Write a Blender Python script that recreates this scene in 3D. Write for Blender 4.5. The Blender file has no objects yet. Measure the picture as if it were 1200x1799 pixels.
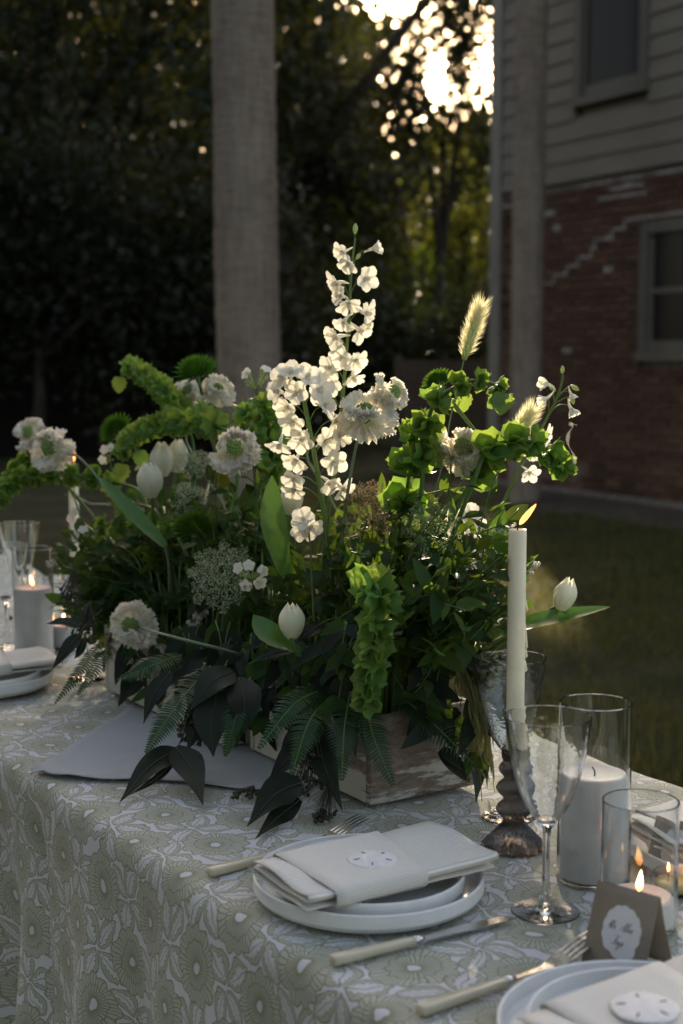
import bpy, math, random
import numpy as np
from mathutils import Vector, Matrix, noise

random.seed(7)
rng = np.random.default_rng(7)
R = math.radians
scene = bpy.context.scene
col = scene.collection

# ------------------------------------------------------------------ camera
CAMH, FPX, HOR = 1.36, 2500.0, 630.0
PITCH = math.atan((899.5 - HOR) / FPX)
cd = bpy.data.cameras.new("camera")
cd.sensor_fit = 'VERTICAL'; cd.sensor_height = 36.0; cd.lens = FPX / 1799 * 36
cd.clip_start = 0.05; cd.clip_end = 600
cd.dof.use_dof = True; cd.dof.focus_distance = 1.93; cd.dof.aperture_fstop = 4.6
cam = bpy.data.objects.new("camera", cd); col.objects.link(cam)
cam.location = (0, 0, CAMH); cam.rotation_euler = (math.pi / 2 - PITCH, 0, 0)
scene.camera = cam

# ------------------------------------------------------------------ sky, sun, exposure
SUN_EL, SUN_AZ = R(19.0), R(2.0)
world = bpy.data.worlds.new("World"); scene.world = world; world.use_nodes = True
wn = world.node_tree.nodes; wl = world.node_tree.links
sky = wn.new('ShaderNodeTexSky'); sky.sky_type = 'NISHITA'; sky.sun_disc = False
sky.sun_elevation = SUN_EL; sky.sun_rotation = SUN_AZ
sky.air_density = 0.75; sky.dust_density = 2.2; sky.ozone_density = 0.2
tint = wn.new('ShaderNodeMix'); tint.data_type = 'RGBA'; tint.blend_type = 'MULTIPLY'; tint.inputs[0].default_value = 1.0; tint.inputs[7].default_value = (1.20, 1.01, 0.80, 1)
wl.new(sky.outputs[0], tint.inputs[6]); wl.new(tint.outputs[2], wn['Background'].inputs[0]); wn['Background'].inputs[1].default_value = 0.12
sd = bpy.data.lights.new("sun", 'SUN'); sd.energy = 2.7; sd.angle = R(0.5); sd.color = (1.0, 0.82, 0.58)
sun = bpy.data.objects.new("sun", sd); col.objects.link(sun)
SDIR = Vector((math.sin(SUN_AZ) * math.cos(SUN_EL), math.cos(SUN_AZ) * math.cos(SUN_EL), math.sin(SUN_EL)))
sun.rotation_euler = SDIR.to_track_quat('Z', 'Y').to_euler()
vs = scene.view_settings
vs.view_transform = 'Standard'; vs.look = 'None'; vs.gamma = 1.0; vs.use_curve_mapping = False
vs.exposure = 2.15
scene.render.engine = 'CYCLES'
cy = scene.cycles
cy.use_denoising = True
cy.max_bounces = 10; cy.transparent_max_bounces = 12; cy.transmission_bounces = 10; cy.diffuse_bounces = 4; cy.glossy_bounces = 5
cy.sample_clamp_indirect = 6.0; cy.blur_glossy = 0.6

# ------------------------------------------------------------------ measuring helpers
CP, SP = math.cos(PITCH), math.sin(PITCH)
def ray(px, py):
    a = (px - 600) / FPX; b = (899.5 - py) / FPX
    return Vector((a, CP + b * SP, -SP + b * CP))
def P(px, py, Y):                       # the point of that sight line at world distance Y
    r = ray(px, py); k = Y / r.y
    return Vector((r.x * k, Y, CAMH + r.z * k))
def onz(px, py, z):
    r = ray(px, py); k = (z - CAMH) / r.z
    return Vector((r.x * k, r.y * k, z))
TZ = 0.75
D2 = Vector((-0.5378, 0.8431, 0)); N2 = Vector((0.8431, 0.5378, 0))      # along and across the table
def SN(s, n, z=TZ):
    v = D2 * s + N2 * n; return Vector((v.x, v.y, z))
def T(px, py): return onz(px, py, TZ)
def depth(px, off=0.0):
    return min(2.75, max(1.88, 1.955 + (715 - px) * 0.00159)) + off

# ------------------------------------------------------------------ scene helpers
WM = {}
def link(o, parent, M):
    col.objects.link(o)
    if parent is not None:
        o.parent = parent; o.matrix_basis = WM[parent.name].inverted() @ M
    else:
        o.matrix_basis = M
    WM[o.name] = M
    return o
def ob(name, me, parent=None, M=None):
    return link(bpy.data.objects.new(name, me), parent, M if M is not None else Matrix())
def thing(name, label, cat, loc=(0, 0, 0), group=None, rot=0.0):
    o = bpy.data.objects.new(name, None); o.empty_display_size = 0.05
    link(o, None, Matrix.Translation(loc) @ Matrix.Rotation(rot, 4, 'Z'))
    return tag(o, label, cat, group)
def tag(o, label, cat, group=None):
    o["label"] = label; o["category"] = cat
    if group: o["group"] = group
    return o
def stuff(o): o["kind"] = "stuff"; return o
def struct(o): o["kind"] = "structure"; return o
def mk(name, v, f, mat, smooth=True, uv=None, sharp=False):
    me = bpy.data.meshes.new(name); me.from_pydata([tuple(x) for x in v], [], f)
    if mat is not None: me.materials.append(mat)
    if smooth: me.polygons.foreach_set("use_smooth", [True] * len(me.polygons))
    if uv is not None:
        l = me.uv_layers.new(name="UVMap")
        idx = np.empty(len(me.loops), dtype=np.int32); me.loops.foreach_get("vertex_index", idx)
        l.data.foreach_set("uv", np.asarray(uv, dtype=np.float32)[idx].ravel())
    if sharp: me.set_sharp_from_angle(angle=R(32))
    me.update(); return me
class MB:
    def __init__(s): s.v = []; s.f = []
    def add(s, vf, M=None):
        v, f = vf; o = len(s.v)
        s.v += [M @ Vector(x) for x in v] if M is not None else [Vector(x) for x in v]
        s.f += [tuple(i + o for i in q) for q in f]; return s
    def mesh(s, name, mat, smooth=True): return mk(name, s.v, s.f, mat, smooth)
    def ob(s, name, mat, parent=None, smooth=True): return ob(name, s.mesh(name, mat, smooth), parent)
def np_mesh(name, V, F, mat):            # V (n,3), F (m,k) numpy
    me = bpy.data.meshes.new(name); k = F.shape[1]
    me.vertices.add(len(V)); me.vertices.foreach_set("co", V.astype(np.float32).ravel())
    me.loops.add(F.size); me.loops.foreach_set("vertex_index", F.astype(np.int32).ravel())
    me.polygons.add(len(F)); me.polygons.foreach_set("loop_start", np.arange(0, F.size, k, dtype=np.int32))
    me.materials.append(mat); me.update(calc_edges=True); me.validate(); return me
def zf(d, roll=0.0):                      # frame whose +Z runs along d
    return Vector(d).normalized().to_track_quat('Z', 'Y').to_matrix().to_4x4() @ Matrix.Rotation(roll, 4, 'Z')
def yf(d, up=(0, 0, 1)):                  # frame whose +Y runs along d and whose +Z leans to up
    y = Vector(d).normalized(); x = y.cross(Vector(up))
    if x.length < 1e-4: x = y.cross(Vector((1, 0, 0.1)))
    x.normalize(); z = x.cross(y)
    return Matrix((x, y, z)).transposed().to_4x4()
def TR(p): return Matrix.Translation(Vector(p))
def SC(s): return Matrix.Scale(s, 4) if not isinstance(s, (tuple, list)) else Matrix.Diagonal((*s, 1))
def rnd(a, b): return random.uniform(a, b)
def rvec():
    while True:
        v = Vector((rnd(-1, 1), rnd(-1, 1), rnd(-1, 1)))
        if 0.05 < v.length < 1: return v.normalized()
def smooth_path(pts, n=6):
    pts = [Vector(p) for p in pts]
    if len(pts) < 3: return [pts[0].lerp(pts[1], i / n) for i in range(n + 1)]
    q = [pts[0] * 2 - pts[1]] + pts + [pts[-1] * 2 - pts[-2]]; out = []
    for i in range(1, len(q) - 2):
        a, b, c, d = q[i - 1:i + 3]
        for k in range(n):
            t = k / n
            out.append(0.5 * (2 * b + (c - a) * t + (2 * a - 5 * b + 4 * c - d) * t * t + (3 * b - a - 3 * c + d) * t ** 3))
    out.append(pts[-1]); return out
def tube(pts, r, seg=6, cap=True):
    pts = [Vector(p) for p in pts]; n = len(pts)
    rr = r if isinstance(r, (list, tuple)) else [r] * n
    if len(rr) != n: rr = [rr[0] + (rr[-1] - rr[0]) * i / (n - 1) for i in range(n)]
    v = []; f = []; x = None
    for i in range(n):
        t = (pts[min(i + 1, n - 1)] - pts[max(i - 1, 0)])
        t = t.normalized() if t.length > 1e-9 else Vector((0, 0, 1))
        if x is None: x = t.orthogonal().normalized()
        else:
            x = x - t * x.dot(t); x = x.normalized() if x.length > 1e-6 else t.orthogonal().normalized()
        y = t.cross(x)
        for k in range(seg):
            a = 2 * math.pi * k / seg
            v.append(pts[i] + (x * math.cos(a) + y * math.sin(a)) * rr[i])
    for i in range(n - 1):
        for k in range(seg):
            k2 = (k + 1) % seg
            f.append((i * seg + k, i * seg + k2, (i + 1) * seg + k2, (i + 1) * seg + k))
    if cap:
        f.append(tuple(range(seg - 1, -1, -1))); f.append(tuple((n - 1) * seg + k for k in range(seg)))
    return v, f
def lathe(prof, seg=32, mod=None):
    v = []; f = []; n = len(prof)
    for i, (r, z) in enumerate(prof):
        for k in range(seg):
            a = 2 * math.pi * k / seg
            q = r * (mod(a, z, i) if mod else 1.0)
            v.append((q * math.cos(a), q * math.sin(a), z))
    for i in range(n - 1):
        for k in range(seg):
            k2 = (k + 1) % seg
            f.append((i * seg + k, i * seg + k2, (i + 1) * seg + k2, (i + 1) * seg + k))
    if prof[0][0] > 1e-6 or True: f.append(tuple(range(seg - 1, -1, -1)))
    f.append(tuple((n - 1) * seg + k for k in range(seg)))
    return v, f
def box(x0, x1, y0, y1, z0, z1):
    v = [(x, y, z) for z in (z0, z1) for y in (y0, y1) for x in (x0, x1)]
    return v, [(0, 2, 3, 1), (4, 5, 7, 6), (0, 1, 5, 4), (2, 6, 7, 3), (0, 4, 6, 2), (1, 3, 7, 5)]
def bbox(x0, x1, y0, y1, z0, z1, b):      # box with chamfered edges
    v = []; f = []
    X, Y, Z = (x0, x1), (y0, y1), (z0, z1)
    def c(i, j, k, ax):
        p = [X[i], Y[j], Z[k]]; s = [1 - 2 * i, 1 - 2 * j, 1 - 2 * k]
        for a in range(3):
            if a != ax: p[a] += s[a] * b
        return tuple(p)
    idx = {}
    for i in (0, 1):
        for j in (0, 1):
            for k in (0, 1):
                for ax in range(3):
                    idx[i, j, k, ax] = len(v); v.append(c(i, j, k, ax))
    for i in (0, 1):
        f.append([idx[i, a, d, 0] for a, d in ((0, 0), (0, 1), (1, 1), (1, 0))][::1 - 2 * (1 - i)] if 0 else [idx[i, a, d, 0] for a, d in ((0, 0), (0, 1), (1, 1), (1, 0))])
        f.append([idx[a, i, d, 1] for a, d in ((0, 0), (0, 1), (1, 1), (1, 0))])
        f.append([idx[a, d, i, 2] for a, d in ((0, 0), (0, 1), (1, 1), (1, 0))])
    for i in (0, 1):
        for j in (0, 1):
            f.append([idx[i, j, 0, 0], idx[i, j, 1, 0], idx[i, j, 1, 1], idx[i, j, 0, 1]])
            f.append([idx[i, 0, j, 0], idx[i, 1, j, 0], idx[i, 1, j, 2], idx[i, 0, j, 2]])
            f.append([idx[0, i, j, 1], idx[1, i, j, 1], idx[1, i, j, 2], idx[0, i, j, 2]])
            for k in (0, 1): f.append([idx[i, j, k, 0], idx[i, j, k, 1], idx[i, j, k, 2]])
    f = f[:]
    return v, [tuple(q) for q in f]
def uniq(fs):
    s = set(); o = []
    for q in fs:
        k = tuple(sorted(q))
        if k not in s: s.add(k); o.append(q)
    return o

# ------------------------------------------------------------------ materials
class E:                                   # tiny expression -> math node compiler
    nt = None
    def __init__(s, k): s.k = k
    @staticmethod
    def m(op, *a):
        n = E.nt.nodes.new('ShaderNodeMath'); n.operation = op
        for i, x in enumerate(a):
            if isinstance(x, E): E.nt.links.new(x.k, n.inputs[i])
            else: n.inputs[i].default_value = float(x)
        return E(n.outputs[0])
    def __add__(s, o): return E.m('ADD', s, o)
    __radd__ = __add__
    def __sub__(s, o): return E.m('SUBTRACT', s, o)
    def __rsub__(s, o): return E.m('SUBTRACT', o, s)
    def __mul__(s, o): return E.m('MULTIPLY', s, o)
    __rmul__ = __mul__
    def __truediv__(s, o): return E.m('DIVIDE', s, o)
    def lt(s, o): return E.m('LESS_THAN', s, o)
    def gt(s, o): return E.m('GREATER_THAN', s, o)
    def abs(s): return E.m('ABSOLUTE', s)
    def fract(s): return E.m('FRACT', s)
    def sqrt(s): return E.m('SQRT', s)
    def sin(s): return E.m('SINE', s)
    def cl(s): n = E.m('ADD', s, 0.0); n.k.node.use_clamp = True; return n
def base_mat(name):
    m = bpy.data.materials.new(name); m.use_nodes = True; m.node_tree.nodes.clear()
    o = m.node_tree.nodes.new('ShaderNodeOutputMaterial'); return m, m.node_tree, o
def principled(nt, c, rough=0.5, spec=0.5, **k):
    b = nt.nodes.new('ShaderNodeBsdfPrincipled')
    if c is not None: b.inputs['Base Color'].default_value = (*c, 1)
    b.inputs['Roughness'].default_value = rough
    b.inputs['Specular IOR Level'].default_value = spec
    for a, x in k.items(): b.inputs[a.replace('_', ' ')].default_value = x
    return b
def noise_tex(nt, scale, detail=3, rough=0.6, coord='Object', dist=0.0, vscale=None):
    tc = nt.nodes.new('ShaderNodeTexCoord'); n = nt.nodes.new('ShaderNodeTexNoise')
    n.inputs['Scale'].default_value = scale; n.inputs['Detail'].default_value = detail
    n.inputs['Roughness'].default_value = rough; n.inputs['Distortion'].default_value = dist
    if vscale:
        mp = nt.nodes.new('ShaderNodeMapping'); mp.inputs['Scale'].default_value = vscale
        nt.links.new(tc.outputs[coord], mp.inputs[0]); nt.links.new(mp.outputs[0], n.inputs['Vector'])
    else: nt.links.new(tc.outputs[coord], n.inputs['Vector'])
    return n
def ramp(nt, sock, stops):
    r = nt.nodes.new('ShaderNodeValToRGB'); e = r.color_ramp.elements
    while len(e) < len(stops): e.new(0.5)
    for q, (p, c) in zip(e, stops): q.position = p; q.color = (*c, 1)
    nt.links.new(sock, r.inputs[0]); return r
def bump(nt, sock, strength, dist, bs):
    b = nt.nodes.new('ShaderNodeBump'); b.inputs['Strength'].default_value = strength; b.inputs['Distance'].default_value = dist
    nt.links.new(sock, b.inputs['Height'])
    for q in (bs if isinstance(bs, (list, tuple)) else [bs]): nt.links.new(b.outputs[0], q.inputs['Normal'])
    return b
def noisy(name, c1, c2, scale, rough=0.7, spec=0.3, bs=0.3, bd=0.01, detail=5, vscale=None, lo=0.3, hi=0.7, bscale=None, **k):
    m, nt, o = base_mat(name); b = principled(nt, None, rough, spec, **k)
    n = noise_tex(nt, scale, detail, vscale=vscale)
    r = ramp(nt, n.outputs[0], [(lo, c1), (hi, c2)]); nt.links.new(r.outputs[0], b.inputs['Base Color'])
    if bs:
        n2 = noise_tex(nt, bscale or scale * 2, detail, vscale=vscale); bump(nt, n2.outputs[0], bs, bd, b)
    nt.links.new(b.outputs[0], o.inputs[0]); return m
def leaf_mat(name, c, tc, trans=0.4, rough=0.45, spec=0.4, var=0.35, scale=60.0, hue=0.03):
    m, nt, o = base_mat(name); b = principled(nt, None, rough, spec)
    t = nt.nodes.new('ShaderNodeBsdfTranslucent'); mx = nt.nodes.new('ShaderNodeMixShader'); mx.inputs[0].default_value = trans
    oi = nt.nodes.new('ShaderNodeObjectInfo'); n = noise_tex(nt, scale, 3); E.nt = nt
    k = E(oi.outputs['Random']) * var + E(n.outputs[0]) * var + (1.0 - var)
    h = E(oi.outputs['Random']) * hue * 2 + (0.5 - hue)
    for cc, dst in ((c, b.inputs['Base Color']), (tc, t.inputs['Color'])):
        hs = nt.nodes.new('ShaderNodeHueSaturation'); hs.inputs['Color'].default_value = (*cc, 1)
        nt.links.new(h.k, hs.inputs['Hue']); nt.links.new(k.k, hs.inputs['Value']); nt.links.new(hs.outputs[0], dst)
    bump(nt, n.outputs[0], 0.25, 0.002, b)
    nt.links.new(b.outputs[0], mx.inputs[1]); nt.links.new(t.outputs[0], mx.inputs[2]); nt.links.new(mx.outputs[0], o.inputs[0]); return m
def plain(name, c, rough=0.5, spec=0.5, **k):
    m, nt, o = base_mat(name); b = principled(nt, None, rough, spec, **k)
    n = noise_tex(nt, 35.0, 4); r = ramp(nt, n.outputs[0], [(0.3, tuple(x * 0.93 for x in c)), (0.7, tuple(min(1, x * 1.05) for x in c))])
    nt.links.new(r.outputs[0], b.inputs['Base Color'])
    n2 = noise_tex(nt, 400.0, 3); bump(nt, n2.outputs[0], 0.08, 0.001, b)
    nt.links.new(b.outputs[0], o.inputs[0]); return m
def glass_mat(name, c=(1, 1, 1), bumpy=0.0, rough=0.0, scale=70.0):
    m, nt, o = base_mat(name); b = principled(nt, c, rough, 0.5)
    b.inputs['Transmission Weight'].default_value = 1.0; b.inputs['IOR'].default_value = 1.45
    if bumpy:
        n = noise_tex(nt, scale, 2, 0.5); bump(nt, n.outputs[0], bumpy, 0.004, b)
    nt.links.new(b.outputs[0], o.inputs[0]); return m
def emit_mat(name, c1, c2, s):
    m, nt, o = base_mat(name); e = nt.nodes.new('ShaderNodeEmission'); e.inputs[1].default_value = s
    tc = nt.nodes.new('ShaderNodeTexCoord'); sp = nt.nodes.new('ShaderNodeSeparateXYZ'); nt.links.new(tc.outputs['Generated'], sp.inputs[0])
    r = ramp(nt, sp.outputs[2], [(0.15, c1), (0.85, c2)]); nt.links.new(r.outputs[0], e.inputs[0]); nt.links.new(e.outputs[0], o.inputs[0]); return m

M = {}
M['petal'] = leaf_mat('white_petal', (0.80, 0.79, 0.74), (0.82, 0.80, 0.68), 0.45, 0.6, 0.25, 0.10, 90, 0.0)
M['blush'] = leaf_mat('blush_petal', (0.90, 0.87, 0.79), (0.95, 0.90, 0.76), 0.48, 0.65, 0.2, 0.10, 120, 0.0)
M['tulip'] = leaf_mat('tulip_petal', (0.82, 0.82, 0.70), (0.86, 0.86, 0.64), 0.35, 0.4, 0.4, 0.10, 60, 0.0)
M['bud'] = leaf_mat('pale_green_bud', (0.45, 0.55, 0.25), (0.5, 0.6, 0.2), 0.35, 0.5, 0.3, 0.2, 80, 0.01)
M['stem'] = leaf_mat('stem_green', (0.11, 0.19, 0.05), (0.16, 0.26, 0.04), 0.2, 0.45, 0.4, 0.25, 60, 0.02)
M['greystem'] = leaf_mat('grey_green_stem', (0.17, 0.22, 0.13), (0.2, 0.26, 0.1), 0.15, 0.5, 0.35, 0.2, 60, 0.01)
M['bell'] = leaf_mat('bell_green', (0.10, 0.20, 0.045), (0.30, 0.45, 0.06), 0.42, 0.5, 0.35, 0.25, 90, 0.015)
M['leaf'] = leaf_mat('filler_leaf', (0.024, 0.055, 0.012), (0.17, 0.26, 0.02), 0.35, 0.62, 0.15, 0.5, 70, 0.02)
M['leaf2'] = leaf_mat('blue_green_leaf', (0.024, 0.052, 0.018), (0.12, 0.20, 0.02), 0.3, 0.62, 0.15, 0.45, 70, 0.02)
M['tulipleaf'] = leaf_mat('tulip_leaf', (0.05, 0.13, 0.035), (0.14, 0.28, 0.03), 0.35, 0.4, 0.45, 0.25, 40, 0.01)
M['eucalyptus'] = leaf_mat('dark_willow_leaf', (0.014, 0.021, 0.011), (0.025, 0.042, 0.012), 0.15, 0.5, 0.25, 0.55, 30, 0.02)
M['fern'] = leaf_mat('fern_green', (0.018, 0.052, 0.013), (0.05, 0.12, 0.014), 0.3, 0.4, 0.4, 0.35, 60, 0.015)
M['mum'] = leaf_mat('green_chrysanthemum', (0.045, 0.12, 0.014), (0.13, 0.26, 0.018), 0.3, 0.45, 0.35, 0.3, 60, 0.01)
M['button'] = leaf_mat('green_flower_button', (0.30, 0.42, 0.14), (0.4, 0.5, 0.14), 0.25, 0.6, 0.3, 0.35, 200, 0.01)
M['lace'] = leaf_mat('lace_white', (0.55, 0.58, 0.42), (0.6, 0.6, 0.4), 0.3, 0.6, 0.2, 0.2, 200, 0.01)
M['lacebrown'] = leaf_mat('lace_plum', (0.21, 0.13, 0.11), (0.34, 0.2, 0.12), 0.3, 0.6, 0.2, 0.3, 200, 0.02)
M['lacegreen'] = leaf_mat('lace_green', (0.25, 0.32, 0.17), (0.35, 0.42, 0.17), 0.3, 0.6, 0.2, 0.3, 200, 0.01)
M['fox'] = leaf_mat('foxtail_core', (0.36, 0.42, 0.18), (0.45, 0.5, 0.2), 0.3, 0.7, 0.2, 0.2, 150, 0.01)
M['hair'] = leaf_mat('foxtail_hair', (0.75, 0.72, 0.5), (0.9, 0.84, 0.55), 0.5, 0.5, 0.3, 0.1, 50, 0.0)
M['oat'] = leaf_mat('oat_straw', (0.20, 0.19, 0.08), (0.32, 0.29, 0.1), 0.35, 0.55, 0.3, 0.3, 60, 0.02)
M['seed'] = noisy('dark_seed_pod', (0.02, 0.022, 0.014), (0.07, 0.06, 0.035), 80, 0.55, 0.4, 0.3, 0.002)
M['berry'] = plain('dark_berry', (0.025, 0.02, 0.02), 0.3, 0.5)
M['midrib'] = plain('pale_leaf_midrib', (0.07, 0.085, 0.045), 0.6, 0.3)
M['statice'] = leaf_mat('statice_white', (0.82, 0.80, 0.78), (0.85, 0.82, 0.75), 0.35, 0.65, 0.2, 0.1, 200, 0.0)

M['china'] = plain('white_stoneware', (0.74, 0.74, 0.73), 0.32, 0.45)
M['wax'] = plain('cream_wax', (0.82, 0.75, 0.57), 0.45, 0.35, Subsurface_Weight=0.35, Subsurface_Scale=0.012)
M['wax'].node_tree.nodes['Principled BSDF'].inputs['Subsurface Radius'].default_value = (1.0, 0.7, 0.4)
M['pillarwax'] = plain('white_pillar_wax', (0.80, 0.79, 0.80), 0.55, 0.3, Subsurface_Weight=0.3, Subsurface_Scale=0.01)
M['yellowwax'] = plain('yellow_tealight_wax', (0.75, 0.62, 0.25), 0.4, 0.4)
M['wick'] = plain('charred_wick', (0.012, 0.011, 0.010), 0.9, 0.1)
M['flame'] = emit_mat('candle_flame', (1.0, 0.30, 0.05), (1.0, 0.62, 0.22), 3.2)
M['flamedeep'] = emit_mat('windblown_flame', (1.0, 0.30, 0.07), (1.0, 0.33, 0.07), 1.15)
M['glass'] = glass_mat('clear_glass', (0.97, 0.985, 0.98))
M['hammered'] = glass_mat('hammered_glass', (0.97, 0.98, 0.98), 0.11, 0.0, 60)
M['smoky'] = glass_mat('smoky_glass', (0.80, 0.85, 0.90), 0.3, 0.0, 75)
M['stick'] = glass_mat('smoked_amber_glass', (0.11, 0.102, 0.094), 0.0, 0.08)
M['steel'] = plain('polished_steel', (0.62, 0.62, 0.63), 0.16, 0.5, Metallic=1.0)
M['bone'] = noisy('cream_horn_handle', (0.42, 0.37, 0.26), (0.58, 0.53, 0.40), 18, 0.28, 0.5, 0.05, 0.001, vscale=(1, 6, 1))
M['card'] = noisy('taupe_card', (0.235, 0.195, 0.155), (0.26, 0.215, 0.17), 300, 0.85, 0.15, 0.1, 0.0005)
M['paper'] = noisy('white_paper', (0.62, 0.60, 0.61), (0.66, 0.64, 0.65), 200, 0.85, 0.15, 0.1, 0.0005)
M['ink'] = plain('grey_ink', (0.13, 0.12, 0.13), 0.7, 0.2)
M['shell'] = noisy('sand_dollar', (0.66, 0.64, 0.64), (0.78, 0.76, 0.75), 90, 0.8, 0.2, 0.3, 0.001)
M['slit'] = plain('dark_slit', (0.06, 0.04, 0.025), 0.9, 0.1)

def cloth_print():
    m, nt, o = base_mat('floral_print_cloth'); E.nt = nt
    b = principled(nt, None, 0.85, 0.15); b.inputs['Sheen Weight'].default_value = 0.15
    tc = nt.nodes.new('ShaderNodeTexCoord'); sp = nt.nodes.new('ShaderNodeSeparateXYZ'); nt.links.new(tc.outputs['UV'], sp.inputs[0])
    nz = noise_tex(nt, 26.0, 2, 0.5, 'UV'); ns = nt.nodes.new('ShaderNodeSeparateXYZ'); nt.links.new(nz.outputs['Color'], ns.inputs[0])
    nz2 = noise_tex(nt, 7.0, 1, 0.5, 'UV'); ns2 = nt.nodes.new('ShaderNodeSeparateXYZ'); nt.links.new(nz2.outputs['Color'], ns2.inputs[0])
    u = E(sp.outputs[0]) + (E(ns.outputs[0]) - 0.5) * 0.022 + (E(ns2.outputs[0]) - 0.5) * 0.03; v = E(sp.outputs[1]) + (E(ns.outputs[1]) - 0.5) * 0.022 + (E(ns2.outputs[1]) - 0.5) * 0.03
    a, bb = 0.143, 0.161
    def wrap(x, p, off): return ((x - off) / p + 100.5).fract() * p - p / 2
    u0, v0 = 1.055, 0.723
    du1, dv1 = wrap(u, a, u0), wrap(v, bb, v0); du2, dv2 = wrap(u, a, u0 + a / 2), wrap(v, bb, v0 + bb / 2)
    r1, r2 = (du1 * du1 + dv1 * dv1).sqrt(), (du2 * du2 + dv2 * dv2).sqrt()
    k = r1.lt(r2); du = du1 * k + du2 * (1 - k); dv = dv1 * k + dv2 * (1 - k); r = r1 * k + r2 * (1 - k)
    th = E.m('ARCTAN2', dv, du)
    sc = (th * 5.5).sin().abs()
    Rf = 0.0385 + sc * 0.0055; Rm = 0.0235 + (th * 5.5 + 1.2).sin().abs() * 0.003
    inf = r.lt(Rf); disc = r.lt(0.0068)
    NS = 38.0; fr = ((th * (NS / (2 * math.pi))) + 50.0).fract()
    sd = (0.5 - (fr - 0.5).abs()) * r * (2 * math.pi / NS)
    spoke = sd.lt(0.00070); ring = (r - Rm).abs().lt(0.0009); outl = (r - Rf).abs().lt(0.0011)
    fl = E.m('MAXIMUM', E.m('MAXIMUM', spoke, ring), outl) * r.gt(0.0068) * r.lt(Rf + 0.0011)
    # leaves round the gaps between the flowers
    g1u, g1v = wrap(u, a, u0 + a / 2), wrap(v, bb, v0); g2u, g2v = wrap(u, a, u0), wrap(v, bb, v0 + bb / 2)
    ga, gb = g1u * g1u + g1v * g1v, g2u * g2u + g2v * g2v
    k2 = ga.lt(gb); gu = g1u * k2 + g2u * (1 - k2); gv = g1v * k2 + g2v * (1 - k2)
    wob = (E(noise_tex(nt, 6.0, 1, 0.5, 'UV').outputs[0]) - 0.5) * 2.6; cw, sw = E.m('COSINE', wob), wob.sin(); gu, gv = (gu * cw - gv * sw).abs(), (gu * sw + gv * cw).abs()
    ca, sa = math.cos(R(48)), math.sin(R(48))
    x = gu * ca + gv * sa - 0.0295; y = (gv * ca - gu * sa)
    L = 0.0262; lens = (1 - (x / L) * (x / L)) * 0.0172
    ya = y.abs(); inl = ya.lt(lens) * (1 - r.lt(Rf + 0.0011)); out2 = (ya - lens).abs().lt(0.0010) * lens.gt(0.0)
    zig = ((x / 0.0075 + 10.0).fract() - 0.5).abs() * 0.007
    inner = ya.lt(lens * 0.62 - zig); inedge = (ya - (lens * 0.62 - zig)).abs().lt(0.0007) * lens.gt(0.002)
    vein = (((x - ya * 0.9) / 0.0032 + 20.0).fract() - 0.5).abs().lt(0.13) * (1 - inner)
    mid = ya.lt(0.0007)
    ll = E.m('MAXIMUM', E.m('MAXIMUM', out2, inedge), E.m('MAXIMUM', vein * 0.8, mid)) * E.m('MAXIMUM', inl, out2) * (1 - r.lt(Rf + 0.0011))
    fill = E.m('MAXIMUM', inf * (1 - disc), inl * (1 - inner * 0.85))
    line = E.m('MAXIMUM', fl, ll)
    fade = noise_tex(nt, 300.0, 2, 0.6, 'UV')
    def mix(f, A, B):
        n = nt.nodes.new('ShaderNodeMix'); n.data_type = 'RGBA'
        nt.links.new(f.k, n.inputs[0])
        for i, c in ((6, A), (7, B)):
            if isinstance(c, tuple): n.inputs[i].default_value = (*c, 1)
            else: nt.links.new(c, n.inputs[i])
        return n.outputs[2]
    c = mix(fill.cl(), (0.57, 0.565, 0.59), (0.42, 0.42, 0.355))
    c = mix((line * (0.62 + E(fade.outputs[0]) * 0.5)).cl(), c, (0.20, 0.205, 0.125))
    nt.links.new(c, b.inputs['Base Color'])
    w1 = nt.nodes.new('ShaderNodeTexWave'); w1.inputs['Scale'].default_value = 380; nt.links.new(tc.outputs['UV'], w1.inputs[0])
    w2 = nt.nodes.new('ShaderNodeTexWave'); w2.bands_direction = 'Y'; w2.inputs['Scale'].default_value = 380; nt.links.new(tc.outputs['UV'], w2.inputs[0])
    h = E(w1.outputs[1]) + E(w2.outputs[1]) + E(noise_tex(nt, 14.0, 4, 0.5, 'UV').outputs[0]) * 14 + line * 0.5
    bump(nt, h.k, 0.22, 0.0006, b)
    nt.links.new(b.outputs[0], o.inputs[0]); return m
M['print'] = cloth_print()
def striped(name, c1, c2, pitch, axis=1, strength=0.7):
    m, nt, o = base_mat(name); E.nt = nt; b = principled(nt, None, 0.85, 0.12); b.inputs['Sheen Weight'].default_value = 0.15
    tc = nt.nodes.new('ShaderNodeTexCoord'); sp = nt.nodes.new('ShaderNodeSeparateXYZ'); nt.links.new(tc.outputs['UV'], sp.inputs[0])
    w = (E(sp.outputs[axis]) * (2 * math.pi / pitch)).sin() * 0.5 + 0.5
    nz = noise_tex(nt, 90.0, 4, 0.6, 'UV')
    r = ramp(nt, (w * 0.85 + E(nz.outputs[0]) * 0.15).k, [(0.15, c1), (0.75, c2)]); nt.links.new(r.outputs[0], b.inputs['Base Color'])
    bump(nt, (w + E(nz.outputs[0]) * 0.5).k, strength, 0.0008, b)
    nt.links.new(b.outputs[0], o.inputs[0]); return m
M['napkin'] = striped('ribbed_linen', (0.54, 0.51, 0.46), (0.79, 0.765, 0.72), 0.0048)
M['runner'] = striped('pale_blue_linen', (0.31, 0.325, 0.33), (0.38, 0.395, 0.40), 0.0035, 0, 0.4)

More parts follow.
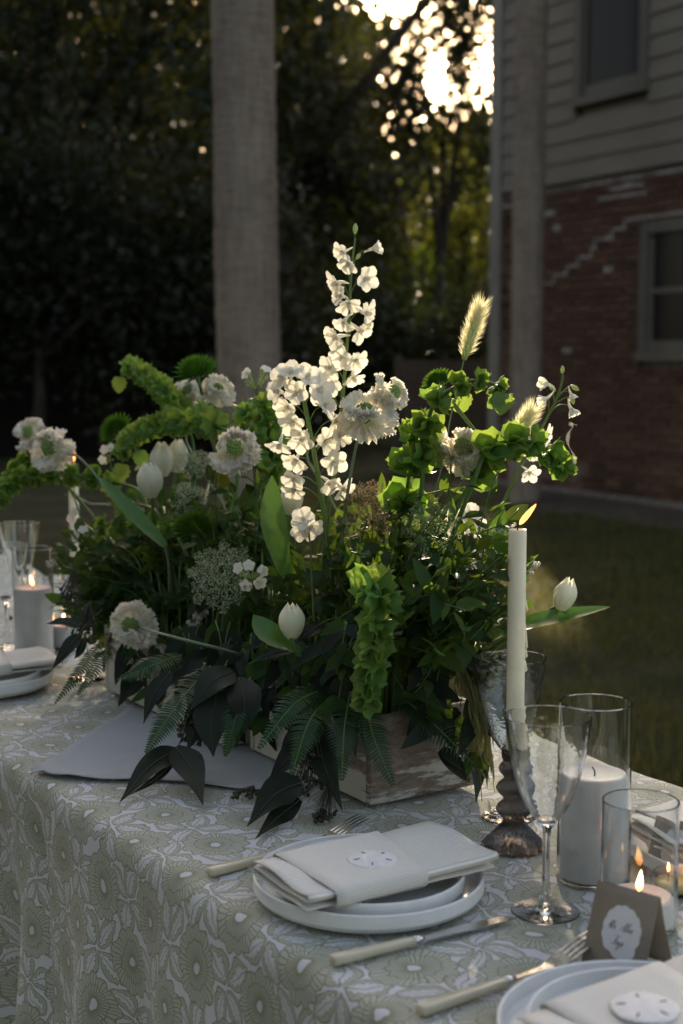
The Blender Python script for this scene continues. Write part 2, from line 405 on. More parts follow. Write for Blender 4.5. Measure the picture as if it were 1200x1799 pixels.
# ------------------------------------------------------------------ ground
def lawn():
    m, nt, o = base_mat('lawn_soil'); b = principled(nt, None, 0.95, 0.1)
    n = noise_tex(nt, 1.6, 8, 0.65); r = ramp(nt, n.outputs[0], [(0.30, (0.022, 0.024, 0.010)), (0.5, (0.042, 0.042, 0.018)), (0.62, (0.07, 0.056, 0.033)), (0.8, (0.10, 0.078, 0.05))])
    nt.links.new(r.outputs[0], b.inputs['Base Color']); n2 = noise_tex(nt, 30, 6, 0.7); bump(nt, n2.outputs[0], 0.8, 0.05, b)
    nt.links.new(b.outputs[0], o.inputs[0]); return m
v = []; f = []
NG = 60
for j in range(NG + 1):
    for i in range(NG + 1):
        x = (i / NG * 2 - 1); y = (j / NG * 2 - 1); x = math.copysign(abs(x) ** 2.2, x) * 250; y = math.copysign(abs(y) ** 2.2, y) * 250 + 8
        z = 0.02 * noise.noise((x * 0.7, y * 0.7, 0)) - 0.012
        v.append((x, y, z))
for j in range(NG):
    for i in range(NG): a = j * (NG + 1) + i; f.append((a, a + 1, a + NG + 2, a + NG + 1))
struct(ob('lawn', mk('lawn', v, f, lawn())))
# grass blades where the lawn is near enough to show them
n = 110000
gx = rng.uniform(-1.2, 4.2, n); gy = 2.6 + 12.5 * rng.random(n) ** 1.35
dens = np.array([noise.noise((a * 0.9, b * 0.9, 3.0)) for a, b in zip(gx, gy)])
keep = rng.random(n) < np.clip(0.72 + dens * 1.4, 0.08, 1); gx, gy = gx[keep], gy[keep]; n = len(gx)
ga = rng.uniform(0, 6.283, n); gh = rng.uniform(0.02, 0.055, n); lean = rng.uniform(0.0, 0.035, n); la = rng.uniform(0, 6.283, n)
wv = 0.0028 + 0.00025 * gy
V = np.zeros((n, 3, 3)); V[:, 0, 0] = gx - np.cos(ga) * wv; V[:, 0, 1] = gy - np.sin(ga) * wv; V[:, 1, 0] = gx + np.cos(ga) * wv; V[:, 1, 1] = gy + np.sin(ga) * wv
V[:, 2, 0] = gx + np.cos(la) * lean; V[:, 2, 1] = gy + np.sin(la) * lean; V[:, :2, 2] = -0.02; V[:, 2, 2] = gh
M['grass'] = leaf_mat('grass_blade', (0.055, 0.056, 0.018), (0.18, 0.17, 0.03), 0.35, 0.5, 0.3, 0.5, 1.2, 0.0)
g = stuff(ob('grass', np_mesh('grass', V.reshape(-1, 3), np.arange(3 * n).reshape(-1, 3), M['grass'])))
tag(g, 'short patchy lawn grass between the table and the brick house', 'grass')

# ------------------------------------------------------------------ brick house on the right
HC = Vector((1.60, 15.1, 0)); WD = Vector((0.48, -0.878, 0)).normalized(); WN = Vector((-WD.y * -1, 0, 0))
WN = Vector((WD.y, -WD.x, 0)); WN = WN if WN.dot(-HC) > 0 else -WN       # outward normal, towards the garden
HM = Matrix(((WD.x, -WN.x, 0, HC.x), (WD.y, -WN.y, 0, HC.y), (0, 0, 1, 0), (0, 0, 0, 1)))  # local x along wall, y into house
def wall_hit(px, py):
    r = ray(px, py); o = Vector((0, 0, CAMH)); t = (HC - o).dot(WN) / r.dot(WN); p = o + r * t
    return (p - HC).dot(WD), p.z
M['mortar'] = noisy('mortar', (0.10, 0.085, 0.075), (0.20, 0.18, 0.16), 9, 0.95, 0.1, 0.5, 0.01)
def brickmat():
    m, nt, o = base_mat('old_brick'); b = principled(nt, None, 0.9, 0.15); oi = nt.nodes.new('ShaderNodeObjectInfo'); ge = nt.nodes.new('ShaderNodeNewGeometry'); E.nt = nt
    n = noise_tex(nt, 2.2, 6, 0.7); n2 = noise_tex(nt, 28, 5)
    t = E(ge.outputs['Random Per Island']) * 0.5 + E(oi.outputs['Random']) * 0.25 + E(n2.outputs[0]) * 0.35
    r = ramp(nt, t.k, [(0.2, (0.030, 0.019, 0.015)), (0.5, (0.074, 0.038, 0.026)), (0.8, (0.13, 0.072, 0.05))])
    w = ramp(nt, n.outputs[0], [(0.55, (0, 0, 0)), (0.72, (0.6, 0.6, 0.6))])
    mx = nt.nodes.new('ShaderNodeMix'); mx.data_type = 'RGBA'; nt.links.new(w.outputs[0], mx.inputs[0]); nt.links.new(r.outputs[0], mx.inputs[6]); mx.inputs[7].default_value = (0.30, 0.26, 0.23, 1)
    nt.links.new(mx.outputs[2], b.inputs['Base Color']); bump(nt, n2.outputs[0], 0.5, 0.01, b); nt.links.new(b.outputs[0], o.inputs[0]); return m
M['brick'] = brickmat()
M['siding'] = noisy('grey_siding_paint', (0.135, 0.110, 0.082), (0.162, 0.134, 0.102), 5, 0.65, 0.3, 0.15, 0.004, vscale=(0.4, 1, 3))
M['trim'] = noisy('tan_trim_paint', (0.085, 0.072, 0.057), (0.11, 0.094, 0.075), 6, 0.6, 0.3, 0.1, 0.003)
M['corner'] = noisy('pale_corner_paint', (0.16, 0.142, 0.118), (0.20, 0.178, 0.148), 6, 0.6, 0.3, 0.1, 0.003)
M['pane'] = plain('dark_window_glass', (0.012, 0.012, 0.013), 0.18, 0.05)
M['white_mortar'] = noisy('pale_mortar_smear', (0.13, 0.115, 0.10), (0.36, 0.32, 0.28), 24, 0.95, 0.1, 0.4, 0.01)
M['shingle'] = noisy('roof_shingle', (0.05, 0.045, 0.04), (0.09, 0.08, 0.07), 6, 0.9, 0.1, 0.4, 0.02)
house = thing('brick_house', 'two storey house with grey siding above old red brick at the right', 'house', HC)
HL, HD, HB, HT = 9.0, 7.0, 3.06, 6.3
w1 = wall_hit(1130, 392); w1b = wall_hit(1130, 632); wu1 = w1[0]; wu2 = wu1 + 1.05; wz2 = w1[1]; wz1 = w1b[1]
uu1 = wall_hit(1024, 150)[0]; uu2 = wall_hit(1128, 120)[0]; uz1 = wall_hit(1075, 150)[1]; uz2 = uz1 + 1.75
def hbox(name, mat, par, x0, x1, y0, y1, z0, z1, smooth=False): return ob(name, mk(name, *box(x0, x1, y0, y1, z0, z1), mat, smooth), par, HM)
hbox('brick_wall', M['mortar'], house, 0.02, HL, 0.03, 0.25, 0, HB)
hbox('side_wall', M['siding'], house, 0.0, 0.2, 0.26, HD, 0, HT)
hbox('upper_wall', M['siding'], house, 0.02, HL, 0.05, 0.25, HB + 0.001, HT)
hbox('end_wall', M['siding'], house, HL - 0.2, HL + 0.02, 0.26, HD, 0, HT)
bricks = []
ch, bl, jn = 0.0745, 0.205, 0.012
row = 0; z = 0.09
brm = mk('brick', *box(0, bl, -0.0, 0.09, 0, ch - jn), M['brick'], False)
while z + ch < HB:
    x = 0.03 - (row % 2) * (bl + jn) / 2
    while x < HL - 0.1:
        a, b2 = max(x, 0.03), x + bl
        if z + ch > wz1 - 0.02 and z < wz2 + 0.03 and b2 > wu1 - 0.01 and a < wu2 + 0.01:
            if a < wu1 - 0.04: b2 = min(b2, wu1 - 0.01)
            elif b2 > wu2 + 0.04: a = max(a, wu2 + 0.01)
            else: a = b2
        if b2 - a > 0.03: bricks.append((a, b2, z))
        x += bl + jn
    z += ch; row += 1
vis = sorted([q for q in bricks if q[1] < 3.0 and q[2] > 0.35], key=lambda q: -q[1])[:300]; vs_ = set(vis)
mb = MB()
for a, b2, z in bricks:
    off = rnd(-0.006, 0.006)
    if (a, b2, z) in vs_:
        ob('brick', brm, house, HM @ Matrix.Translation((a, off, z)) @ Matrix.Diagonal(((b2 - a) / bl, 1, 1, 1)))
    else: mb.add(box(a, b2, off, 0.09, z, z + ch - jn))
stuff(ob('brick_field', mb.mesh('brick_field', M['brick'], False), house, HM))
# pale mortar repairs: a stepped crack and the course below the siding
def smear(x0, x1, d, z0, z1):
    if x1 > wu1 - 0.02 and x0 < wu2 + 0.12 and z1 > wz1 - 0.02 and z0 < wz2 - 0.02: return
    hbox('mortar_patch', M['white_mortar'], house, x0, x1, -d, 0.05, z0, z1)
tx, tz = wall_hit(1128, 390); row = round((tz - 0.09) / ch); x = wu1 + 0.9
for k in range(9):
    zz = 0.09 + row * ch - jn; L2 = rnd(0.06, 0.26) if k else x - wu1 + 0.25
    q = rnd(0.0, 0.035)
    smear(x - L2 + q, x, 0.012, zz - rnd(0.0, 0.008), zz + jn + rnd(0.0, 0.02)); x -= L2
    smear(x - 0.012, x + 0.012, 0.011, zz - ch, zz + 0.002); row -= 1
for k in range(16):
    zz = 0.09 + (round((HB - 0.09) / ch) - random.choice((0, 1, 1, 2, 3))) * ch - jn; x = rnd(0.05, 3.2); smear(x, x + rnd(0.1, 0.5), 0.0125 + k * 0.0001, zz - 0.004, zz + jn + 0.012)
for k in range(14):
    zz = 0.09 + random.randint(8, 38) * ch; x = rnd(0.05, 3.2); smear(x, x + rnd(0.05, 0.18), 0.0105 + k * 0.0001, zz - 0.02, zz + rnd(0.02, 0.05))
z = HB
sb = 0.19
while z < HT - 0.02:                       # lap siding boards, one by one
    spans = [(0.14, HL)]
    if z + sb > uz1 - 0.11 and z < uz2 + 0.1: spans = [(0.14, uu1 - 0.10), (uu2 + 0.10, HL)]
    for a, b2 in spans:
        vv = [(a, -0.022, z), (b2, -0.022, z), (b2, 0.06, z), (a, 0.06, z), (a, 0.0, z + sb + 0.012), (b2, 0.0, z + sb + 0.012), (b2, 0.06, z + sb + 0.012), (a, 0.06, z + sb + 0.012)]
        ob('siding_board', mk('siding_board', vv, [(0, 1, 5, 4), (0, 3, 2, 1), (4, 5, 6, 7), (1, 2, 6, 5), (0, 4, 7, 3)], M['siding'], False), house, HM)
    z += sb
hbox('corner_board', M['corner'], house, -0.04, 0.135, -0.035, 0.06, 0.0, HT)
def hwindow(x0, x1, z0, z1, rail):
    w = hbox('window', M['pane'], house, x0, x1, 0.015, 0.028, z0, z1)
    for nm, q in (('frame', (x0 - 0.1, x0 - 0.001, -0.04, 0.03, z0 - 0.05, z1 + 0.1)), ('frame', (x1 + 0.001, x1 + 0.1, -0.04, 0.03, z0 - 0.05, z1 + 0.1)), ('head', (x0 - 0.001, x1 + 0.001, -0.038, 0.03, z1, z1 + 0.1)),
                  ('sill', (x0 - 0.12, x1 + 0.12, -0.07, 0.029, z0 - 0.13, z0 - 0.051)), ('bottom_rail', (x0 - 0.001, x1 + 0.001, -0.01, 0.027, z0 - 0.05, z0 + 0.05)), ('meeting_rail', (x0 - 0.001, x1 + 0.001, -0.012, 0.026, rail - 0.025, rail + 0.025)),
                  ('stile', (x0, x0 + 0.05, -0.006, 0.024, z0 + 0.05, z1)), ('stile', (x1 - 0.05, x1, -0.006, 0.024, z0 + 0.05, z1))):
        hbox(nm, M['trim'], w, *q)
hwindow(wu1 + 0.1, wu2 - 0.1, wz1 + 0.12, wz2 - 0.1, (wz1 + wz2) / 2)
hwindow(uu1, uu2, uz1, uz2, uz1 + 1.05)
hbox('foundation', M['mortar'], house, 0.0, HL, -0.04, 0.3, -0.05, 0.09)
mb = MB(); e = 0.5
mb.add(([(-e, -e, HT - 0.1), (HL + e, -e, HT - 0.1), (HL + e, HD / 2, HT + 2.2), (-e, HD / 2, HT + 2.2), (HL + e, HD + e, HT - 0.1), (-e, HD + e, HT - 0.1),
          (-e, -e, HT), (HL + e, -e, HT), (HL + e, HD / 2, HT + 2.32), (-e, HD / 2, HT + 2.32), (HL + e, HD + e, HT), (-e, HD + e, HT)],
         [(0, 3, 2, 1), (3, 5, 4, 2), (6, 7, 8, 9), (9, 8, 10, 11), (0, 1, 7, 6), (4, 5, 11, 10), (0, 6, 9, 3), (3, 9, 11, 5), (1, 2, 8, 7), (2, 4, 10, 8)]))
ob('roof', mb.mesh('roof', M['shingle'], False), house, HM)
M['mulch'] = noisy('bare_soil', (0.05, 0.038, 0.028), (0.12, 0.092, 0.07), 12, 0.95, 0.1, 0.9, 0.04)
v = []; f = []
for i in range(37):
    for j in range(9):
        x = i * 0.25 - 0.3; y = -0.05 - j * 0.11 - (0.14 * noise.noise((x * 1.3, 5, 0)) if j == 8 else 0)
        v.append((x, y, 0.035 * (1 - j / 8) ** 0.7 + 0.012 * noise.noise((x * 5, y * 5, 1)) + 0.012 - (0.04 if j == 8 else 0)))
for i in range(36):
    for j in range(8): a = i * 9 + j; f.append((a, a + 9, a + 10, a + 1))
struct(ob('soil_border', mk('soil_border', v, f, M['mulch']), None, HM))

# ------------------------------------------------------------------ fence between the house and the trees, dark shed at the left
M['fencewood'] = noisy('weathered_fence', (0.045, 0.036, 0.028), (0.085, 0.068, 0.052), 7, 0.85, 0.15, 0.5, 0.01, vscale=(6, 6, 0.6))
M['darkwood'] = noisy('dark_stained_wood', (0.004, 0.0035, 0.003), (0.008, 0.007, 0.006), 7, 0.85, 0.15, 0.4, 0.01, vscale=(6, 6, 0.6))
fx0, fx1, fy = 0.72, 2.0, 17.0
fence = thing('board_fence', 'weathered brown board fence beside the corner of the brick house', 'fence', (fx0, fy, 0))
x = fx0; pm = mk('plank', *bbox(0, 0.138, -0.012, 0.012, 0, 1.33, 0.004), M['fencewood'], False)
while x < fx1:
    ob('plank', pm, fence, TR((x, fy + rnd(-0.004, 0.004), rnd(0.0, 0.012)))); x += 0.143
for zz in (0.3, 1.1): ob('rail', mk('rail', *box(fx0, x, fy + 0.02, fy + 0.07, zz, zz + 0.09), M['fencewood'], False), fence)
for xx in (fx0 - 0.09, fx1 - 0.1): ob('post', mk('post', *bbox(xx, xx + 0.1, fy + 0.072, fy + 0.17, -0.05, 1.4, 0.006), M['fencewood'], False), fence)
sx0, sx1, sy = -8.5, -1.0, 20.0
shed = thing('garden_shed', 'low dark wooden shed in deep shade under the trees at left', 'shed', (sx0, sy, 0))
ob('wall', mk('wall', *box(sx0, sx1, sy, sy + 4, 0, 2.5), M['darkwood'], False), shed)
x = sx0
while x < sx1 - 0.01:
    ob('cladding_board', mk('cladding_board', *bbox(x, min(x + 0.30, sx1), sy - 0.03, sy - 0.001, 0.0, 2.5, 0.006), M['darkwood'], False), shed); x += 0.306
a = P(222, 575, sy - 0.03); b2 = P(288, 490, sy - 0.03)
w = ob('window', mk('window', *box(a.x, b2.x, sy - 0.045, sy - 0.032, a.z, b2.z), M['pane'], False), shed)
for q in ((a.x - 0.06, a.x, a.z - 0.06, b2.z + 0.06), (b2.x, b2.x + 0.06, a.z - 0.06, b2.z + 0.06), (a.x, b2.x, a.z - 0.06, a.z), (a.x, b2.x, b2.z, b2.z + 0.06)):
    ob('frame', mk('frame', *box(q[0], q[1], sy - 0.075, sy - 0.033, q[2], q[3]), M['darkwood'], False), w)
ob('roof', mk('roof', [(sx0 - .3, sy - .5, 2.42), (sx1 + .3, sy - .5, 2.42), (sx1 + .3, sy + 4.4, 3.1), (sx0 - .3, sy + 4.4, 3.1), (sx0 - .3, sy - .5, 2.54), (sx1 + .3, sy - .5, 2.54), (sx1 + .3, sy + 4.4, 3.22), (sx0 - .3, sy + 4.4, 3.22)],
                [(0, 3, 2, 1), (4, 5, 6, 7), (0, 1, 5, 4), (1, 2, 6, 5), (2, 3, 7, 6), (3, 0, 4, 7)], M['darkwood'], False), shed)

# ------------------------------------------------------------------ palms
def palm_bark():
    m, nt, o = base_mat('palm_bark'); E.nt = nt; b = principled(nt, None, 0.9, 0.15)
    n1 = noise_tex(nt, 7.0, 6, 0.7, vscale=(1, 1, 6)); n2 = noise_tex(nt, 16.0, 5, 0.7, vscale=(2.2, 2.2, 0.25)); n3 = noise_tex(nt, 1.1, 4)
    t = E(n1.outputs[0]) * 0.4 + E(n2.outputs[0]) * 0.4 + E(n3.outputs[0]) * 0.3
    r = ramp(nt, t.k, [(0.36, (0.065, 0.048, 0.036)), (0.52, (0.20, 0.155, 0.12)), (0.72, (0.33, 0.265, 0.21))]); nt.links.new(r.outputs[0], b.inputs['Base Color'])
    bump(nt, t.k, 0.9, 0.04, b); nt.links.new(b.outputs[0], o.inputs[0]); return m
M['palmbark'] = palm_bark()
M['palmleaf'] = leaf_mat('palm_frond', (0.035, 0.06, 0.02), (0.09, 0.14, 0.02), 0.3, 0.5, 0.3, 0.3, 3, 0.01)
def palm(pts, r0, r1, label):
    base = pts[0]; t = thing('palm_tree', label, 'palm tree', base, 'palm trees on the lawn')
    path = smooth_path(pts, 30); v, f = tube(path, [r0 + (r1 - r0) * i / (len(path) - 1) for i in range(len(path))], 28)
    out = []
    for p in v:
        i = len(out) // 28; c = path[i]; d = p - c; a = math.atan2(d.y, d.x)
        k = 1 + 0.035 * noise.noise((a * 2.5, p.z * 9, 0)) + 0.03 * noise.noise((math.cos(a) * 1.5, math.sin(a) * 1.5, p.z * 1.2)) + 0.012 * math.sin(p.z * 62)
        out.append(c + d * k + Vector((0, 0, 0)))
    ob('trunk', mk('trunk', out, f, M['palmbark']), t)
    top = path[-1]; mb = MB()
    for k in range(26):
        a = k * 2.4; el = rnd(-0.5, 1.1); d = Vector((math.cos(a) * math.cos(el), math.sin(a) * math.cos(el), math.sin(el)))
        pp = [top + d * (1.9 * q) + Vector((0, 0, -0.9 * q * q)) for q in (0, .25, .5, .75, 1)]; mb.add(tube(pp, [0.02, 0.006], 4))
        for q in range(14):
            u = 0.5 + q / 28; c = top + d * (1.9 * u) + Vector((0, 0, -0.9 * u * u)); side = d.cross(Vector((0, 0, 1))).normalized()
            for s in (-1, 1):
                tip = c + side * s * 0.5 + d * 0.35 - Vector((0, 0, 0.2)); mb.add(([c - d * 0.02, c + d * 0.02, tip], [(0, 1, 2)]))
    stuff(ob('crown', mb.mesh('crown', M['palmleaf'], False), t))
PY = 9.2
palm([Vector((P(443, 700, PY).x, PY, -0.05)), P(434, 500, PY), P(425, 0, PY), P(425, 0, PY) + Vector((-0.1, 0.1, 4.5))], 0.208, 0.19, 'thick grey palm trunk rising behind the flowers at left of centre')
PY = 13.4
palm([Vector((P(921, 880, PY).x, PY, -0.05)), P(926, 600, PY), P(934, 0, PY), P(938, -100, PY) + Vector((0.05, 0, 4))], 0.150, 0.148, 'slimmer brown palm trunk standing against the brick house')

# ------------------------------------------------------------------ trees behind
def lit(p):                               # chance a leaf is kept; gaps cut to put sun on flowers, lawn, napkin
    t = (p[:, 1] - 2.0) / (SDIR.y); x = p[:, 0] - t * SDIR.x; z = p[:, 2] - t * SDIR.z
    e = ((x - 0.17) / 0.60) ** 2 + ((z - 1.50) / 0.44) ** 2
    e2 = ((x - 0.88) / 0.22) ** 2 + ((z + 2.12) / 0.50) ** 2
    e3 = ((x - 0.32) / 0.09) ** 2 + ((z - 1.065) / 0.055) ** 2
    return np.clip((np.minimum(np.minimum(e, e2), e3) - 0.80) / 0.4, 0, 1)
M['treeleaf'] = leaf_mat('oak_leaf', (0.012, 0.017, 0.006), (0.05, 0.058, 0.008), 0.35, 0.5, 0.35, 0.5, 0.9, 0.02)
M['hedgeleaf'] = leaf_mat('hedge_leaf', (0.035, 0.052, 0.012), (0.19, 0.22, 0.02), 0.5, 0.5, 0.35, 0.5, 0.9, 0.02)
M['bark'] = noisy('dark_tree_bark', (0.025, 0.02, 0.016), (0.06, 0.05, 0.04), 6, 0.9, 0.1, 0.8, 0.04, vscale=(3, 3, 0.6))
def tree(name, label, base, height, trunk_r, lobes, nleaf, leaf, mat, clump=0.55, spread=0.42):
    base = Vector(base); t = thing(name, label, 'tree', base, 'trees behind the garden')
    mb = MB(); fork = base + Vector((rnd(-.2, .2), rnd(-.2, .2), height * 0.38))
    mb.add(tube(smooth_path([base - Vector((0, 0, 0.1)), base.lerp(fork, 0.5) + Vector((rnd(-.1, .1), 0, 0)), fork], 5), [trunk_r * 1.25, trunk_r * 0.75], 10))
    for c, rr in lobes:
        c = Vector(c); mid = fork.lerp(c, 0.5) + Vector((rnd(-.3, .3), rnd(-.3, .3), rnd(0, .4)))
        mb.add(tube(smooth_path([fork - Vector((0, 0, 0.2)), mid, c], 4), [trunk_r * 0.5, 0.03], 6))
        for k in range(5):
            e = c + Vector([rnd(-0.7, 0.7) * q for q in rr]); mb.add(tube([mid.lerp(c, 0.6), e.lerp(c, 0.4) + rvec() * 0.15, e], [0.05, 0.012], 4))
    ob('trunk', mb.mesh('trunk', M['bark']), t)
    vol = np.array([r[0] * r[1] * r[2] for _, r in lobes]); cnt = (nleaf * vol / vol.sum()).astype(int); pts = []
    for (c, rr), n in zip(lobes, cnt):
        nc = max(4, int(n / 45)); d = rng.normal(size=(nc, 3)); d /= np.linalg.norm(d, axis=1)[:, None]
        cc = d * (rng.random((nc, 1)) ** 0.45) * np.array(rr) + np.array(c)
        k = rng.integers(0, nc, n); pts.append(cc[k] + rng.normal(size=(n, 3)) * spread * clump)
    p = np.concatenate(pts); p = p[p[:, 2] > 0.25]; p = p[rng.random(len(p)) < lit(p)]
    n = len(p); d = rng.normal(size=(n, 3)); d[:, 2] -= 0.5; d /= np.linalg.norm(d, axis=1)[:, None]
    q = rng.normal(size=(n, 3)); s = np.cross(d, q); s /= np.linalg.norm(s, axis=1)[:, None]
    L = leaf * rng.uniform(0.6, 1.25, (n, 1)); nn = np.cross(s, d)
    V = np.stack([p, p + d * L * .5 + s * L * .26 + nn * L * .06, p + d * L, p + d * L * .5 - s * L * .26 + nn * L * .06], 1).reshape(-1, 3)
    stuff(ob('crown', np_mesh('crown', V, np.arange(4 * n).reshape(-1, 4), mat), t)); return t
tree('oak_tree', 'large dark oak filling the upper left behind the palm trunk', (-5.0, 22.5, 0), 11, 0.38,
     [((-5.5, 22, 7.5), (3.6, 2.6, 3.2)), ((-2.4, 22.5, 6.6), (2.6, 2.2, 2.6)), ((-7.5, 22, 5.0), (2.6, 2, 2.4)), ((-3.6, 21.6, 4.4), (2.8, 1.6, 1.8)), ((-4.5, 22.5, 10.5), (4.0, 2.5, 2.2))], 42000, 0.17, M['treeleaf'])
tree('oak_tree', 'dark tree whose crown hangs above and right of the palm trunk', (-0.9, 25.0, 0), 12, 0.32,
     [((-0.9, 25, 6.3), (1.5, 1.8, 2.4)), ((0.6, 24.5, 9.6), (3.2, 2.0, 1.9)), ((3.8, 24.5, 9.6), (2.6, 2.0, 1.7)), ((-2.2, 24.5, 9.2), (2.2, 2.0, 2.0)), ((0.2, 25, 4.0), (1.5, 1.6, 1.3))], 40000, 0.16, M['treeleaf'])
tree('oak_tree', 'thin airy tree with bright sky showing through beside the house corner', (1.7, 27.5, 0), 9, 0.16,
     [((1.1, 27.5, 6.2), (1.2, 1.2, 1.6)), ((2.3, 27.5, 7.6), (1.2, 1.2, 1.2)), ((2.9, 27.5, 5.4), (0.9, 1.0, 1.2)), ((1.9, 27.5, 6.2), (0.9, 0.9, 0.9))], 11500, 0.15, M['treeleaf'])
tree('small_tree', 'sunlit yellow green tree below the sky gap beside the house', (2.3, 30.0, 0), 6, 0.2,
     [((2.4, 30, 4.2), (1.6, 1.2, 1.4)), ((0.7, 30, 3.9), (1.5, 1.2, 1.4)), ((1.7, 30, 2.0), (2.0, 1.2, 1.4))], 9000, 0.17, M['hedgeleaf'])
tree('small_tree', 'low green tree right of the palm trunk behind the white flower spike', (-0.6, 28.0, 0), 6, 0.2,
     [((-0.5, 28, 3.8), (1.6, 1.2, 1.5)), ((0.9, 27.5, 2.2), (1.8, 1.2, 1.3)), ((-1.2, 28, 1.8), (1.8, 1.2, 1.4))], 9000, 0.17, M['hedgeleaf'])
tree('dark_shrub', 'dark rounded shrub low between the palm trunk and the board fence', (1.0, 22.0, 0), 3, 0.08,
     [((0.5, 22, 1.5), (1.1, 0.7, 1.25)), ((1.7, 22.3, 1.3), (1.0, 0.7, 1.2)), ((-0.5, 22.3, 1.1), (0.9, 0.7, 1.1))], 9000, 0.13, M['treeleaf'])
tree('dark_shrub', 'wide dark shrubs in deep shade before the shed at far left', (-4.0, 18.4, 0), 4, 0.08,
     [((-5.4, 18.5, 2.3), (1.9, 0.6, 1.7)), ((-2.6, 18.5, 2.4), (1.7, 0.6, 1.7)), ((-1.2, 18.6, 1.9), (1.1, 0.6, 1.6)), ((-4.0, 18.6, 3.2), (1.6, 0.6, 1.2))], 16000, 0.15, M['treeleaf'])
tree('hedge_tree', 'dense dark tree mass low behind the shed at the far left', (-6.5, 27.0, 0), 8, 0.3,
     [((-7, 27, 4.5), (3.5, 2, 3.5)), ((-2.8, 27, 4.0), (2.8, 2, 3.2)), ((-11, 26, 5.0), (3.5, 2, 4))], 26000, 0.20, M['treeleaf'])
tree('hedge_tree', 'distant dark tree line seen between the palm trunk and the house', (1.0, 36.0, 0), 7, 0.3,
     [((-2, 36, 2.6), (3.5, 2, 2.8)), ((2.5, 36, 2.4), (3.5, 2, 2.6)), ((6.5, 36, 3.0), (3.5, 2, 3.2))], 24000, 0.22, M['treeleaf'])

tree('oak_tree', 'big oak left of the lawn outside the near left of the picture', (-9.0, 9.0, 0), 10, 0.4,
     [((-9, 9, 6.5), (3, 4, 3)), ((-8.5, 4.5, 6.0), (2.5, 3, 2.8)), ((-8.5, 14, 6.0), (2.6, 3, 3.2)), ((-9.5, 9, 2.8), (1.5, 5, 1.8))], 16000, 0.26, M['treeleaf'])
tree('oak_tree', 'added unseen oak behind the camera, shading the left of the table', (-7.0, -3.0, 0), 10, 0.4,
     [((-7, -3, 5.5), (3.2, 3.4, 3.4)), ((-4.5, -6.5, 5.0), (2.8, 2.6, 3.2)), ((-8.5, 1.5, 5.0), (2.4, 3, 3.2)), ((-6.5, -4, 2.2), (2.6, 3.6, 1.6))], 20000, 0.30, M['treeleaf'])  # added out of view to darken the hanging side of the cloth
tree('oak_tree', 'added unseen oak behind the camera beyond the table end, blocking sky light', (0.5, -9.5, 0), 9, 0.4,
     [((0.5, -9.5, 5.0), (3.4, 2.4, 3.2)), ((3.8, -9, 4.6), (2.6, 2.4, 3.0)), ((-2.5, -9.5, 3.0), (2.4, 2.0, 2.4))], 15000, 0.30, M['treeleaf'])  # second added oak, cuts sky light coming from behind the camera
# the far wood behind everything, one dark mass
def wood(n, leaf_):
    x = rng.uniform(-26, 20, n); y = rng.uniform(42, 50, n); a = x / y
    top = np.where((a > 0.026) & (a < 0.16), 8.3, 14.0) + np.array([2.2 * noise.noise((q * 0.35, 0, 7)) for q in x]); top = np.where((a > -0.05) & (a <= 0.026), 12.0, top)
    z = rng.random(n) ** 0.9 * top; p = np.stack([x, y, z], 1); p = p[rng.random(n) < lit(p)]; n = len(p)
    d = rng.normal(size=(n, 3)); d /= np.linalg.norm(d, axis=1)[:, None]; q = rng.normal(size=(n, 3)); s = np.cross(d, q); s /= np.linalg.norm(s, axis=1)[:, None]; L = leaf_ * rng.uniform(0.6, 1.2, (n, 1))
    V = np.stack([p, p + d * L * .5 + s * L * .3, p + d * L, p + d * L * .5 - s * L * .3], 1).reshape(-1, 3)
    return np_mesh('far_wood', V, np.arange(4 * n).reshape(-1, 4), M['treeleaf'])
tag(stuff(ob('far_wood', wood(46000, 0.75))), 'far dark wood closing the view behind the garden trees', 'wood')

